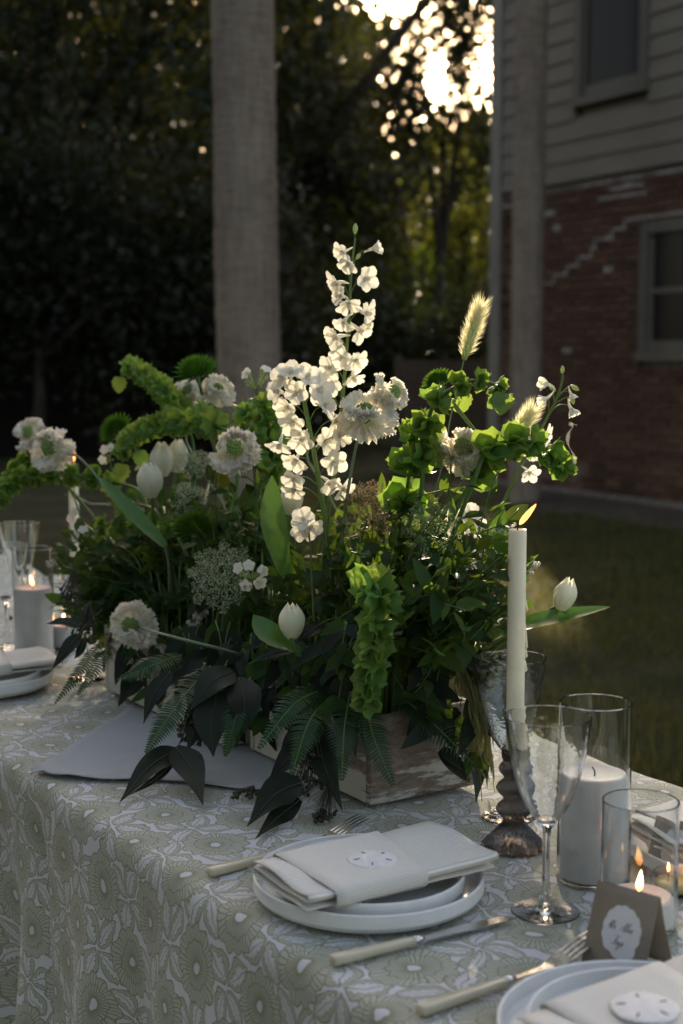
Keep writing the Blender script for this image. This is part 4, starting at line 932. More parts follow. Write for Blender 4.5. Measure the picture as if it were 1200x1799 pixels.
# ------------------------------------------------------------------ wooden flower boxes
def peeling():
    m, nt, o = base_mat('peeling_white_paint'); E.nt = nt; b = principled(nt, None, 0.8, 0.2)
    tc = nt.nodes.new('ShaderNodeTexCoord'); sp = nt.nodes.new('ShaderNodeSeparateXYZ'); nt.links.new(tc.outputs['Object'], sp.inputs[0])
    n1 = noise_tex(nt, 38, 6, 0.75, vscale=(0.28, 0.28, 1.6)); n2 = noise_tex(nt, 12, 5, 0.6, vscale=(0.5, 0.5, 1)); n3 = noise_tex(nt, 150, 4, 0.7, vscale=(0.3, 0.3, 1))
    lowz = (1.0 - (E(sp.outputs[2]) - 0.790) / 0.03).cl()
    endf = (E(sp.outputs[0]) * D2.x + E(sp.outputs[1]) * D2.y)
    k = E(n1.outputs[0]) * 0.8 + E(n2.outputs[0]) * 0.35 + lowz * 0.16 + (endf - 1.575).gt(0.0) * 0.05 - 0.13 - (1.575 - endf).gt(0.0) * 0.045
    paint = ramp(nt, k.k, [(0.50, (0, 0, 0)), (0.56, (1, 1, 1))])
    wood = ramp(nt, n3.outputs[0], [(0.3, (0.11, 0.085, 0.07)), (0.7, (0.25, 0.20, 0.165))])
    mx = nt.nodes.new('ShaderNodeMix'); mx.data_type = 'RGBA'; nt.links.new(paint.outputs[0], mx.inputs[0]); nt.links.new(wood.outputs[0], mx.inputs[6]); mx.inputs[7].default_value = (0.44, 0.42, 0.37, 1)
    nt.links.new(mx.outputs[2], b.inputs['Base Color']); bump(nt, k.k, 0.7, 0.003, b); nt.links.new(b.outputs[0], o.inputs[0]); return m
M['peel'] = peeling()
M['moss'] = noisy('dark_floral_foam', (0.008, 0.012, 0.006), (0.02, 0.028, 0.012), 60, 0.95, 0.1, 0.6, 0.01)
def sbox(name, mat, par, s0, s1, n0, n1, z0, z1, bv=0.0015):
    v, f = bbox(s0, s1, n0, n1, z0, z1, bv); return ob(name, mk(name, [SN(x, y, z) for x, y, z in v], f, mat, False), par)
def planter(s0, s1, n0, n1, h, label):
    z0 = TZ + 0.006; t = thing('wooden_box', label, 'wooden box', SN((s0 + s1) / 2, (n0 + n1) / 2), 'painted boxes holding the flowers')
    th = 0.011
    sbox('end_panel', M['peel'], t, s0, s0 + th, n0, n1, z0, z0 + h); sbox('end_panel', M['peel'], t, s1 - th, s1, n0, n1, z0, z0 + h)
    sbox('side_panel', M['peel'], t, s0 + th + .0005, s1 - th - .0005, n0 + .001, n0 + th, z0, z0 + h - .001); sbox('side_panel', M['peel'], t, s0 + th + .0005, s1 - th - .0005, n1 - th, n1 - .001, z0, z0 + h - .001)
    sbox('base', M['peel'], t, s0 + th + .001, s1 - th - .001, n0 + th + .001, n1 - th - .001, z0 + .001, z0 + .01)
    sbox('foam_block', M['moss'], t, s0 + th + .002, s1 - th - .002, n0 + th + .002, n1 - th - .002, z0 + .011, z0 + h - .02)
planter(1.562, 1.90, 1.043, 1.225, 0.122, 'white painted peeling wooden box under the near end of the flowers')
planter(1.93, 2.40, 1.015, 1.195, 0.122, 'white painted peeling wooden box under the far left end of the flowers')

# ------------------------------------------------------------------ flower part meshes
def leaf(L, W, n=6, fold_=0.25, curl=0.25, tipk=1.0, base=0.12):
    v = []; f = []
    for i in range(n + 1):
        t = i / n; w = W / 2 * (max(0, math.sin(math.pi * (base + (1 - base) * t) ** tipk)) ** 0.75 if t < 1 else 0.02)
        y = L * t; z = -curl * L * t * t
        v += [(-w, y, z + fold_ * w), (0, y, z), (w, y, z + fold_ * w)]
    for i in range(n):
        a = 3 * i; f += [(a, a + 1, a + 4, a + 3), (a + 1, a + 2, a + 5, a + 4)]
    return v, f
def petal(L, W, cup=0.3, ruf=0.0, nu=4, nv=4, waist=0.25, back=0.0, seed=0):
    v = []; f = []
    for i in range(nv + 1):
        t = i / nv; w = W / 2 * (waist + (1 - waist) * math.sin(math.pi * min(1, 0.08 + t * 0.72))) * (1 if t < 0.95 else 0.86)
        for j in range(nu + 1):
            u = j / nu * 2 - 1; y = L * t * (1 - 0.12 * u * u * t)
            z = cup * L * t * (1 - t * back) * 0.6 + cup * w * u * u + ruf * t * math.sin(u * 7 + seed) + ruf * 0.6 * t * math.sin(u * 13 + seed * 2 + i)
            v.append((w * u, y, z))
    for i in range(nv):
        for j in range(nu): a = i * (nu + 1) + j; f.append((a, a + 1, a + nu + 2, a + nu + 1))
    return v, f
def ball(r, seg=6, rings=4, sq=1.0): return lathe([(max(0.0004, r * math.sin(math.pi * i / rings)), -r * sq * math.cos(math.pi * i / rings)) for i in range(rings + 1)], seg)
def floret(seed, open_=1.0):               # larkspur floret, opening along +Z
    random.seed(100 + seed); mb = MB()
    for k in range(5):
        a = k * 1.2566 + rnd(-.12, .12); el = rnd(0.15, 0.5) + (1 - open_) * 0.9
        mb.add(petal(rnd(0.0150, 0.0185), rnd(0.0135, 0.0165), 0.28, 0.0011, 4, 4, 0.3, 0.6, k + seed), Matrix.Rotation(a, 4, 'Z') @ TR((0, 0.0015, 0)) @ Matrix.Rotation(el, 4, 'X'))
    for k in range(2): mb.add(petal(0.008, 0.007, 0.5, 0.0006, 2, 3, 0.4, 0, k), Matrix.Rotation(k * 1.1 - .5, 4, 'Z') @ Matrix.Rotation(0.9, 4, 'X'))
    mb.add(tube([(0, 0, 0.003), (0, 0.0008, -0.005), (0, 0.003, -0.011), (0, 0.0065, -0.017)], [0.0032, 0.0026, 0.0016, 0.0008], 6))
    return mb.mesh('floret', M['petal'])
FLO = [floret(i) for i in range(4)]; FLOC = [floret(10 + i, 0.35) for i in range(2)]
random.seed(11)
BUD = mk('bud', *lathe([(0.0006, -0.006), (0.0028, -0.003), (0.0042, 0.002), (0.0036, 0.006), (0.0015, 0.0095), (0.0004, 0.0105)], 8), M['bud'])
def bell(seed):
    random.seed(seed); v = []; f = []; seg, rings = 15, 4; ph = rnd(0, 6)
    for i in range(rings + 1):
        t = i / rings
        for k in range(seg):
            a = 2 * math.pi * k / seg; lobe = (0.5 + 0.5 * math.cos(5 * a)) ** 2
            r = 0.0025 + 0.0135 * t ** 0.75 * (1 + 0.10 * math.sin(3 * a + ph) * t); z = 0.0145 * t ** 1.3 + 0.0060 * lobe * t ** 5 + 0.0012 * math.sin(2 * a + ph) * t * t
            v.append((r * math.cos(a) * (1.0 + 0.12 * math.sin(ph)), r * math.sin(a) * (1.0 - 0.22 * abs(math.sin(ph * 2))), z))
    for i in range(rings):
        for k in range(seg): f.append((i * seg + k, i * seg + (k + 1) % seg, (i + 1) * seg + (k + 1) % seg, (i + 1) * seg + k))
    f.append(tuple(range(seg - 1, -1, -1)))
    return mk('bell', v, f, M['bell'])
BELL = [bell(40 + i) for i in range(4)]
def toothed():
    v = []; f = []; n = 8
    for i in range(n + 1):
        t = i / n; w = 0.013 * math.sin(math.pi * (0.15 + 0.85 * t)) ** 0.7 * (1 + (0.16 if i % 2 else -0.06)) if t < 1 else 0.001
        v += [(-w, 0.03 * t, 0.2 * w - 0.006 * t * t), (0, 0.03 * t, -0.006 * t * t), (w, 0.03 * t, 0.2 * w - 0.006 * t * t)]
    for i in range(n): a = 3 * i; f += [(a, a + 1, a + 4, a + 3), (a + 1, a + 2, a + 5, a + 4)]
    return v, f
TOOTH = mk('toothed_leaf', *toothed(), M['bell'])
random.seed(21)
def frill(L, W, nu=12, nv=4, amp=0.0038, seed=0):
    v = []; f = []; random.seed(300 + seed); ph = [rnd(0, 6) for _ in range(4)]
    tooth = [rnd(-0.10, 0.10) + (0.06 if j % 2 else -0.05) for j in range(nu + 1)]
    for i in range(nv + 1):
        t = i / nv
        for j in range(nu + 1):
            u = j / nu * 2 - 1; w = W / 2 * (0.28 + 0.72 * t ** 0.6); y = L * t * (1 - 0.16 * u * u) * (1 + tooth[j] * t ** 3)
            z = amp * t * t * (math.sin(u * 9 + ph[0]) + 0.6 * math.sin(u * 17 + ph[1])) + 0.10 * L * math.sin(t * 2.6)
            v.append((w * u, y, z))
    for i in range(nv):
        for j in range(nu): a = i * (nu + 1) + j; f.append((a, a + 1, a + nu + 2, a + nu + 1))
    return v, f
RUF = [mk('petal', *frill(0.026, 0.027, seed=i), M['blush']) for i in range(4)]
def scab_mesh():
    mb = MB(); mb2 = MB(); random.seed(5)
    for k in range(74):                   # inner ring of small ruffled florets
        a = k * 2.4; r = 0.0085 + 0.019 * ((k * 0.618) % 1); z = 0.019 - (r / 0.03) ** 2 * 0.018
        mb.add(frill(0.0105 + 0.006 * abs(math.sin(k * 3.3)), 0.011 + 0.004 * abs(math.sin(k * 5.1)), 7, 3, 0.0034, k), TR((r * math.cos(a), r * math.sin(a), z)) @ Matrix.Rotation(a - math.pi / 2 + rnd(-.3, .3), 4, 'Z') @ Matrix.Rotation(0.25 + 0.9 * (1 - r / 0.028) + math.sin(k * 7.7) * 0.45, 4, 'X'))
    random.seed(6)
    for k in range(34):                    # green button
        q = (k + .5) / 34; r = 0.0118 * math.sqrt(q); a = k * 2.39996; z = 0.0235 - 0.007 * q
        mb2.add(ball(rnd(0.0015, 0.0024), 6, 4, 1.5), TR((r * math.cos(a), r * math.sin(a), z)))
    mb2.add(ball(0.0105, 12, 6, 0.8), TR((0, 0, 0.0105)))
    return mb.mesh('inner_petals', M['blush']), mb2.mesh('button', M['button'])
SCI, SCB = scab_mesh()
def mum_mesh(n=170, r=0.0165):
    mb = MB(); random.seed(9)
    for k in range(n):
        q = (k + .5) / n; a = k * 2.39996; el = math.pi / 2 - q * 1.75; L2 = 0.008 + 0.011 * q
        d = Vector((math.cos(a) * math.cos(el), math.sin(a) * math.cos(el), math.sin(el) * 0.75)); base = Vector((d.x * r * 0.75, d.y * r * 0.75, d.z * r * 0.65))
        v, f = leaf(L2, 0.0042, 3, 0.9, -0.55 + 0.5 * q, 1.0, 0.3); mb.add((v, f), TR(base) @ yf(d + Vector((0, 0, 0.35)), Vector((-d.x, -d.y, 1.2))))
    return mb.mesh('petals', M['mum'])
MUM = mum_mesh()
def umbel(mat, seed, R0=0.045, rays=26, dens=17):
    random.seed(seed); mb = MB(); st = MB()
    for k in range(rays):
        q = (k + .5) / rays; a = k * 2.39996; rr = R0 * math.sqrt(q); e = Vector((rr * math.cos(a), rr * math.sin(a), 0.034 - 0.016 * q + rnd(-.006, .006)))
        st.add(tube([(0, 0, 0), e * 0.5 + Vector((0, 0, -0.002)), e], [0.0006, 0.0004], 4, False))
        for j in range(dens):
            a2 = j * 2.39996; r2 = 0.0088 * math.sqrt((j + .5) / dens) * rnd(.8, 1.2); c = e + Vector((r2 * math.cos(a2), r2 * math.sin(a2), 0.005 - 20 * r2 * r2 + rnd(-.001, .001)))
            st.add(([e, c + Vector((0.0002, 0, 0)), c - Vector((0.0002, 0, 0))], [(0, 1, 2)]))
            s = rnd(0.0011, 0.0019); Mq = TR(c) @ zf(rvec() + Vector((0, 0, 1.2)), rnd(0, 6)) @ SC(s)
            mb.add(([(-1, -.5, .1), (-.5, -1, .2), (0, 0, -.2), (1, -.5, .1), (.5, -1, .2), (-1, .6, .2), (-.4, 1, .1), (1, .6, .1), (.4, 1, .2)], [(2, 0, 1), (2, 4, 3), (2, 6, 5), (2, 7, 8)]), Mq)
    return mb.mesh('florets', mat), st.mesh('rays', M['stem'])
UMB = {k: umbel(M[m], s, R0, ry, dn) for k, m, s, R0, ry, dn in (('white', 'lace', 1, 0.046, 34, 20), ('brown', 'lacebrown', 2, 0.048, 36, 18), ('green', 'lacegreen', 3, 0.045, 26, 12), ('small', 'lace', 4, 0.026, 22, 16))}
def tulip_petal(k):
    v = []; f = []; nv, nu = 8, 6
    for i in range(nv + 1):
        h = i / nv; r = 0.0195 * (0.22 + 0.78 * math.sin(math.pi * min(1, 0.08 + h * 0.80)) ** 0.8) * (1 if h < .55 else 1 - (h - .55) ** 1.4 * 1.25); half = 1.02 * (1 - max(0, h - 0.66) ** 1.5 * 3.6) if h < 1 else 0.12
        half = max(0.03, half)
        for j in range(nu + 1):
            u = j / nu * 2 - 1; a = u * half
            rr = r * (k - 0.03 * u * u); v.append((rr * math.sin(a), rr * math.cos(a), 0.054 * h - 0.003 * u * u * h))
    for i in range(nv):
        for j in range(nu): a = i * (nu + 1) + j; f.append((a, a + 1, a + nu + 2, a + nu + 1))
    return mk('petal', v, f, M['tulip'])
TUO, TUI = tulip_petal(1.0), tulip_petal(0.9)
def foxtail_mesh(L=0.085, r=0.0105):
    core = lathe([(max(0.0006, r * 0.62 * math.sin(math.pi * min(1, 0.1 + 0.86 * t)) ** 0.5), L * t) for t in [i / 12 for i in range(13)]], 12, lambda a, z, i: 1 + 0.10 * math.sin(a * 5 + z * 300))
    mb = MB(); random.seed(31)
    for k in range(900):
        t = rnd(0.02, 1.0) ** 0.7; a = rnd(0, 6.283); rad = r * 0.7 * math.sin(math.pi * min(1, 0.1 + 0.86 * t)) ** 0.5
        o = Vector((rad * math.cos(a), rad * math.sin(a), L * t)); up = 0.9 + 1.6 * t * t; d = Vector((math.cos(a) + rnd(-.3, .3), math.sin(a) + rnd(-.3, .3), up)).normalized(); l2 = rnd(0.006, 0.015) * (1 + 1.0 * t * t)
        s = d.orthogonal().normalized() * 0.0004; mb.add(([o - s, o + s, o + d * l2], [(0, 1, 2)]))
    return mk('spike', *core, M['fox']), mb.mesh('hairs', M['hair'], False)
FOXC, FOXH = foxtail_mesh()
LEAVES = [mk('leaf', *leaf(L2, W2, 6, 0.22, c2, 0.8, 0.14), M[mm]) for L2, W2, c2, mm in ((0.036, 0.022, 0.25, 'leaf'), (0.030, 0.019, -0.1, 'leaf'), (0.042, 0.024, 0.4, 'leaf2'), (0.026, 0.018, 0.1, 'leaf2'), (0.034, 0.013, 0.35, 'leaf'))]
PHX = mk('floret', *(lambda q: (q.v, q.f))([q for q in [MB()] if not [q.add(petal(0.0105, 0.010, 0.06, 0.0004, 3, 3, 0.35, 1, k), Matrix.Rotation(k * 1.2566, 4, 'Z')) for k in range(5)][5:] and not q.add(tube([(0, 0, 0.0005), (0, 0, -0.009)], [0.0012, 0.0009], 5))[0:0]][0]) if False else (None or (lambda mb: (mb.v, mb.f))((lambda mb: ([mb.add(petal(0.0105, 0.010, 0.06, 0.0004, 3, 3, 0.35, 1, k), Matrix.Rotation(k * 1.2566, 4, 'Z')) for k in range(5)], mb.add(tube([(0, 0, 0.0005), (0, 0, -0.009)], [0.0012, 0.0009], 5)), mb)[2])(MB()))), M['petal'])
def statice_mesh():
    mb = MB(); random.seed(77)
    for k in range(16):
        c = Vector((rnd(-0.014, 0.014), rnd(-0.007, 0.007), rnd(-0.004, 0.006)))
        for j in range(6): mb.add(petal(0.0052, 0.0048, 0.5, 0.0012, 3, 2, 0.5, 0, j + k), TR(c) @ Matrix.Rotation(j * 1.05 + k, 4, 'Z') @ Matrix.Rotation(rnd(.4, 1.1), 4, 'X'))
    return mb.mesh('florets', M['statice'])
STAT = statice_mesh()

# ------------------------------------------------------------------ flower builders
random.seed(2024)
def basept(px):
    s = float(np.interp(px, [100, 271, 472, 587, 715, 900], [2.36, 2.28, 2.0, 1.81, 1.69, 1.62])); return SN(s + rnd(-0.03, 0.03), 1.125 + rnd(-0.045, 0.045), 0.835)
def stem(t, pts, r0, r1, mat='stem', n=6, name='stem'):
    path = smooth_path(pts, n); return ob(name, mk(name, *tube(path, [r0 + (r1 - r0) * i / (len(path) - 1) for i in range(len(path))], 7), M[mat]), t), path
def up_path(base, head, d, arch=0.35):     # a stem that rises from the box and arrives at head along d
    L = (head - base).length; m1 = base + Vector((0, 0, L * arch)) + (head - base) * 0.12; m2 = head - d * L * 0.3
    return [base, m1, m1.lerp(m2, 0.6), m2, head]
def scabiosa(px, py, size, d, label, off=0.0, basex=None, path=None):
    head = P(px, py, depth(px, off)); d = Vector(d).normalized(); b = basept(basex or px); k = size / 80.0 * depth(px, off) / 2.05
    t = thing('scabiosa', label, 'flower', b, 'scabiosa flowers')
    h0 = head - d * 0.008 * k; stem(t, path and [b] + path + [h0] or up_path(b, h0, d), 0.0026, 0.0021, 'greystem')
    F = TR(head) @ zf(d, rnd(0, 6)); S = SC(k * 0.98)
    for ring, (n, r, el, sc) in enumerate(((10, 0.006, -0.58, 1.0), (9, 0.006, -0.12, 0.95), (8, 0.006, 0.25, 0.80))):
        for j in range(n):
            a = 2 * math.pi * (j + ring * 0.45) / n + rnd(-.08, .08); s2 = sc * rnd(0.75, 1.15)
            ob('petal', random.choice(RUF), t, F @ S @ Matrix.Rotation(a, 4, 'Z') @ TR((0, r, 0.001 * ring)) @ Matrix.Rotation(rnd(-.35, .35), 4, 'Y') @ Matrix.Rotation(el + rnd(-.38, .38), 4, 'X') @ SC(s2))
    stuff(ob('inner_petals', SCI, t, F @ S)); stuff(ob('button', SCB, t, F @ S)); 
    for j in range(6): ob('sepal', LEAVES[4], t, F @ S @ Matrix.Rotation(j * 1.05, 4, 'Z') @ TR((0, 0.003, -0.006)) @ Matrix.Rotation(-0.3, 4, 'X') @ SC(0.55))
def tulip(px, py, d, label, off=0.0, k=1.0, path=None, leaves=(), basex=None):
    Y = depth(px, off); head = P(px, py, Y); d = Vector(d).normalized(); b = basept(basex or px); k *= Y / 2.05
    t = thing('tulip', label, 'flower', b, 'white tulips'); h0 = head - d * 0.027 * k
    stem(t, path and [b] + path + [h0 + d * 0.004] or up_path(b, h0 + d * 0.004, d), 0.0038, 0.003)
    F = TR(h0) @ zf(d, rnd(0, 6)) @ SC(k)
    for j in range(3):
        ob('petal', TUI, t, F @ Matrix.Rotation(j * 2.094 + 1.05, 4, 'Z')); ob('petal', TUO, t, F @ Matrix.Rotation(j * 2.094, 4, 'Z') @ Matrix.Rotation(rnd(-.03, .06), 4, 'X'))
    for lp, W2 in leaves: blade_leaf(t, lp, W2, 'tulipleaf')
def blade_leaf(t, pts, W2, mat, name='leaf', up=(0, -0.4, 1), foldk=0.22):
    path = smooth_path(pts, 5); n = len(path) - 1; v = []; f = []; up = Vector(up)
    for i, p in enumerate(path):
        d = (path[min(i + 1, n)] - path[max(i - 1, 0)]).normalized(); s = d.cross(up).normalized(); nn = s.cross(d); q = i / n
        w = W2 / 2 * (max(0.02, math.sin(math.pi * (0.10 + 0.9 * q)) ** 0.75 if q < 1 else 0.02) if mat != 'eucalyptus' else max(0.02, math.sin(math.pi * (0.05 + 0.95 * q) ** 0.72) ** 1.2))
        wv_ = 0.16 * w * math.sin(q * 8 + pts[0].x * 90) if mat == 'eucalyptus' else 0.0
        v += [p - s * w + nn * (w * foldk + wv_), p - s * w * 0.5 + nn * w * foldk * 0.3, p, p + s * w * 0.5 + nn * w * foldk * 0.3, p + s * w + nn * (w * foldk - wv_ * 0.7)]
    for i in range(n):
        for j in range(4): a = 5 * i + j; f.append((a, a + 1, a + 6, a + 5))
    lf = ob(name, mk(name, v, f, M[mat]), t)
    if mat == 'eucalyptus':
        off = Vector((0, -0.0006, 0.0006)); ob('midrib', mk('midrib', *tube([p + off for p in path], [0.0007, 0.0003], 5), M['midrib']), lf)
    return lf
def bells(pxs, label, sizes=(1.0, 0.6), off=0.0, from_box=True, gap=(0.023, 0.013), leafs=(), start=0.0, basex=None):
    pts = [P(x, y, depth(x, off) + (o[0] if o else 0)) for x, y, *o in pxs]; b = basept(basex or pxs[0][0]) if from_box else pts[0]
    t = thing('bells_of_ireland', label, 'flower', b, 'bells of Ireland stems')
    path = smooth_path(([b, b.lerp(pts[0], 0.5) + Vector((0, 0, 0.03))] if from_box else []) + pts, 10)
    ob('stem', mk('stem', *tube(path, [0.0040 - 0.0022 * i / (len(path) - 1) for i in range(len(path))], 7), M['stem']), t)
    i0 = len(path) - 1 - 10 * (len(pts) - 1); vis_ = path[max(0, i0):]
    cum = [0]
    for i in range(1, len(vis_)): cum.append(cum[-1] + (vis_[i] - vis_[i - 1]).length)
    L = cum[-1]; s = start * L; wh = 0
    gap = (gap[0] * 1.25, gap[1] * 1.3)
    while s <= L + 1e-6:
        q = s / L; j = min(len(vis_) - 2, max(0, int(np.searchsorted(cum, s)) - 1)); u = (s - cum[j]) / max(1e-6, cum[j + 1] - cum[j]); p = vis_[j].lerp(vis_[j + 1], min(1, u)); tn = (vis_[j + 1] - vis_[j]).normalized()
        x = tn.orthogonal().normalized(); y = tn.cross(x); k = sizes[0] + (sizes[1] - sizes[0]) * q; k *= 1.12; nb = 6 if wh % 2 else 5
        for m_ in range(nb):
            a = 2 * math.pi * (m_ + 0.5 * (wh % 2)) / nb + rnd(-.2, .2); rad = x * math.cos(a) + y * math.sin(a)
            d = (rad + tn * rnd(0.15, 0.6) + rvec() * 0.15).normalized()
            ob('bell', random.choice(BELL), t, TR(p + rad * 0.0025) @ zf(d, rnd(0, 6)) @ SC(k * rnd(0.85, 1.12)))
        s += gap[0] + (gap[1] - gap[0]) * q; wh += 1
    if leafs:
        for lx, ly, dx, dy, sc in leafs:
            p = P(lx, ly, depth(lx, off - 0.02)); d = P(lx + dx, ly + dy, depth(lx, off - 0.035)) - p
            near = min(vis_, key=lambda q: (q - p).length); ob('leaf_stalk', mk('leaf_stalk', *tube([near, p + d * 0.03], 0.0009, 5), M['stem']), t)
            ob('leaf', TOOTH, t, TR(p) @ yf(d, (0.2, -1, 0.5)) @ SC(sc))
def delphinium(pxs, florets, label, off=0.0, buds=(), basex=None, r=(0.0042, 0.0016), closed=(), fs=1.2):
    pts = [P(x, y, depth(600, off)) for x, y in pxs]; b = basept(basex or 600); t = thing('delphinium', label, 'flower', b, 'white delphinium stems')
    o, path = stem(t, [b] + pts, r[0], r[1], 'stem', 8)
    def attach(p): return min(path, key=lambda q: (q - p - Vector((0, 0, -0.022))).length)
    for i, (x, y, dx, dy, dz, *sc) in enumerate(florets):
        k = (sc[0] if sc else 1.0) * fs; c = P(x, y, depth(600, off) + rnd(-0.012, 0.012) - 0.012 * (dy < -0.3)); d = Vector((dx, dy, dz)).normalized()
        f_ = ob('floret', (FLOC if i in closed else FLO)[i % (2 if i in closed else 4)], t, TR(c) @ zf(d, rnd(0, 6)) @ SC(k))
        a = attach(c); q = c - d * 0.006 * k
        ob('stalk', mk('stalk', *tube(smooth_path([a, a.lerp(q, 0.5) + Vector((0, 0, 0.006)), q], 4), 0.0008, 5), M['stem']), t)
    for x, y, dx, dz, k in buds:
        c = P(x, y, depth(600, off)); d = Vector((dx, -0.15, dz)).normalized(); ob('bud', BUD, t, TR(c) @ zf(d) @ SC(k)); a = attach(c)
        ob('stalk', mk('stalk', *tube(smooth_path([a, a.lerp(c, 0.6) + Vector((0, 0, 0.004)), c - d * 0.004], 3), 0.0007, 5), M['stem']), t)
def mum(px, py, size, d, label, off=0.0, basex=None, leaves=4):
    Y = depth(px, off); head = P(px, py, Y); d = Vector(d).normalized(); b = basept(basex or px); k = size / 65 * Y / 2.05
    t = thing('green_chrysanthemum', label, 'flower', b, 'green button chrysanthemums'); o, path = stem(t, up_path(b, head - d * 0.006, d), 0.0034, 0.003, 'stem')
    stuff(ob('petals', MUM, t, TR(head) @ zf(d, rnd(0, 6)) @ SC(k * 1.25)))
    for j in range(leaves): p = path[-3 - 3 * j]; ob('leaf', TOOTH, t, TR(p) @ yf(rvec() * 0.5 + d * 0.4 + Vector((rnd(-1, 1), -0.3, 0)), (0, 0, 1)) @ SC(1.1))
def lace(px, py, kind, size, d, label, off=0.0, basex=None):
    Y = depth(px, off); head = P(px, py, Y); d = Vector(d).normalized(); b = basept(basex or px); k = size / (60 if kind == 'small' else 112) * Y / 2.05
    t = thing('lace_flower', label, 'flower', b, 'lace flower umbels'); h0 = head - d * 0.026 * k; stem(t, up_path(b, h0, d), 0.0018, 0.0014, 'stem')
    F = TR(h0) @ zf(d, rnd(0, 6)) @ SC(k); stuff(ob('florets', UMB[kind][0], t, F)); stuff(ob('rays', UMB[kind][1], t, F))
def foxtail(tip, base, label, path, off=0.0, k=1.0):
    Y = depth(700, off); a = P(*base, Y); d = (P(*tip, Y) - a); L = d.length; b = basept(path[-1][0]); t = thing('foxtail_grass', label, 'grass stem', b, 'foxtail grass heads')
    stem(t, [b] + [P(x, y, Y) for x, y in path[::-1]] + [a, a + d * 0.05], 0.0013, 0.0011, 'greystem'); F = TR(a) @ zf(d, 0.5) @ SC((k, k, L / 0.092))
    ob('spike', FOXC, t, F); stuff(ob('hairs', FOXH, t, F))
def phlox(px, py, florets, label, off=0.0, d=(0, -1, 0.4), nb=22, k=1.0):
    Y = depth(px, off); head = P(px, py, Y); b = basept(px); d = Vector(d).normalized(); t = thing('phlox', label, 'flower', b, 'white phlox clusters'); c0 = head - d * 0.022; stem(t, up_path(b, c0, d), 0.0018, 0.0016)
    for x, y, *dd in florets:
        p = P(x, y, Y - 0.008); q = Vector(dd).normalized() if dd else (p - c0).normalized() + Vector((0, -0.7, 0)); ob('floret', PHX, t, TR(p) @ zf(q, rnd(0, 6)) @ SC(k * rnd(.9, 1.1)))
    mb = MB()
    for j in range(nb):
        e = head + rvec() * 0.016 * k; dd = (e - c0).normalized(); mb.add(tube([c0, e], [0.0008, 0.0006], 4)); mb.add(lathe([(0.0005, 0), (0.0016, 0.002), (0.0017, 0.005), (0.0005, 0.0085)], 6), TR(e) @ zf(dd))
    stuff(ob('buds', mb.mesh('buds', M['bud']), t))
def statice(px, py, label, off=0.0, k=1.0, d=(0.2, -0.8, 0.5)):
    Y = depth(px, off); head = P(px, py, Y); b = basept(px); t = thing('statice', label, 'flower', b, 'white statice sprigs'); stem(t, up_path(b, head, Vector(d).normalized()), 0.0014, 0.001); stuff(ob('florets', STAT, t, TR(head) @ zf(d, rnd(0, 6)) @ SC(k * Y / 2.05)))
def fern(pts, W2, label, grp='fern fronds hanging over the box'):
    path = smooth_path(pts, 8); n = len(path) - 1; t = thing('fern_frond', label, 'fern', path[0], grp); ob('rachis', mk('rachis', *tube(path, [0.0014, 0.0005], 5), M['stem']), t); mb = MB()
    L = sum((path[i + 1] - path[i]).length for i in range(n)); N = int(L / 0.0048); up = Vector((0.1, -0.55, 0.8))
    for k in range(1, N):
        q = k / N; i = min(n - 1, int(q * n)); p = path[i].lerp(path[i + 1], q * n - i); d = (path[i + 1] - path[i]).normalized(); s = d.cross(up).normalized(); nn = s.cross(d)
        w = W2 * min(1, (1.02 - q) * 1.9) ** 0.8 * min(1, 0.35 + q * 4)
        for sg in (-1, 1):
            e = (s * sg + d * 0.32 + nn * rnd(-.12, .12)).normalized(); h = d * 0.0019
            tip = p + e * w - nn * w * 0.15 + d * w * 0.08; mid = p + e * w * 0.55 + nn * 0.0006
            mb.add(([p - h, p + h, mid + h * 0.95, mid - h * 0.95, tip], [(0, 1, 2, 3), (3, 2, 4)]))
    stuff(ob('leaflets', mb.mesh('leaflets', M['fern'], False), t))
def willow(pts, leaves, label, grp='dark leafy sprays hanging over the table', r=0.0014):
    t = thing('leaf_spray', label, 'foliage', pts[0], grp); ob('stem', mk('stem', *tube(smooth_path(pts, 6), [r, r * 0.6], 6), M['seed']), t)
    for lp, W2 in leaves: blade_leaf(t, lp, W2, 'eucalyptus', 'leaf', (0.1, -0.6, 0.8), 0.12)

# ------------------------------------------------------------------ the flowers, stem by stem
delphinium([(570, 1000), (592, 800), (600, 720), (607, 640), (613, 560), (617, 480), (624, 418)],
  [(602, 443, -.6, -.5, -.2, .8), (655, 437, 1, -.3, .15, .75), (612, 462, -.3, -.6, -.7, .85), (592, 497, -.8, -.5, -.35), (641, 490, .6, -.8, 0), (600, 520, -.7, -.4, .1, .85), (612, 533, .1, -.7, -.8), (642, 550, .8, -.5, -.2, 1.05), (604, 566, -.3, -.5, -.8, .9), (590, 592, -.8, -.6, -.3, 1.05), (631, 580, .7, -.5, -.5, 1.05), (600, 627, -.2, -.9, -.4), (625, 632, .5, -.6, -.5), (580, 646, -.7, -.6, 0, .95), (621, 661, .2, -.4, -.9, .95), (583, 672, -.3, -.8, -.3), (565, 690, -.6, -.7, -.2)],
  'tall white delphinium spike rising highest above the arrangement', -0.02, [(624, 405, 0.05, 1, 1.0), (607, 470, -.3, .6, .7), (628, 452, .5, .6, .7), (560, 668, -1, .3, .8)], 620, closed=(1,))
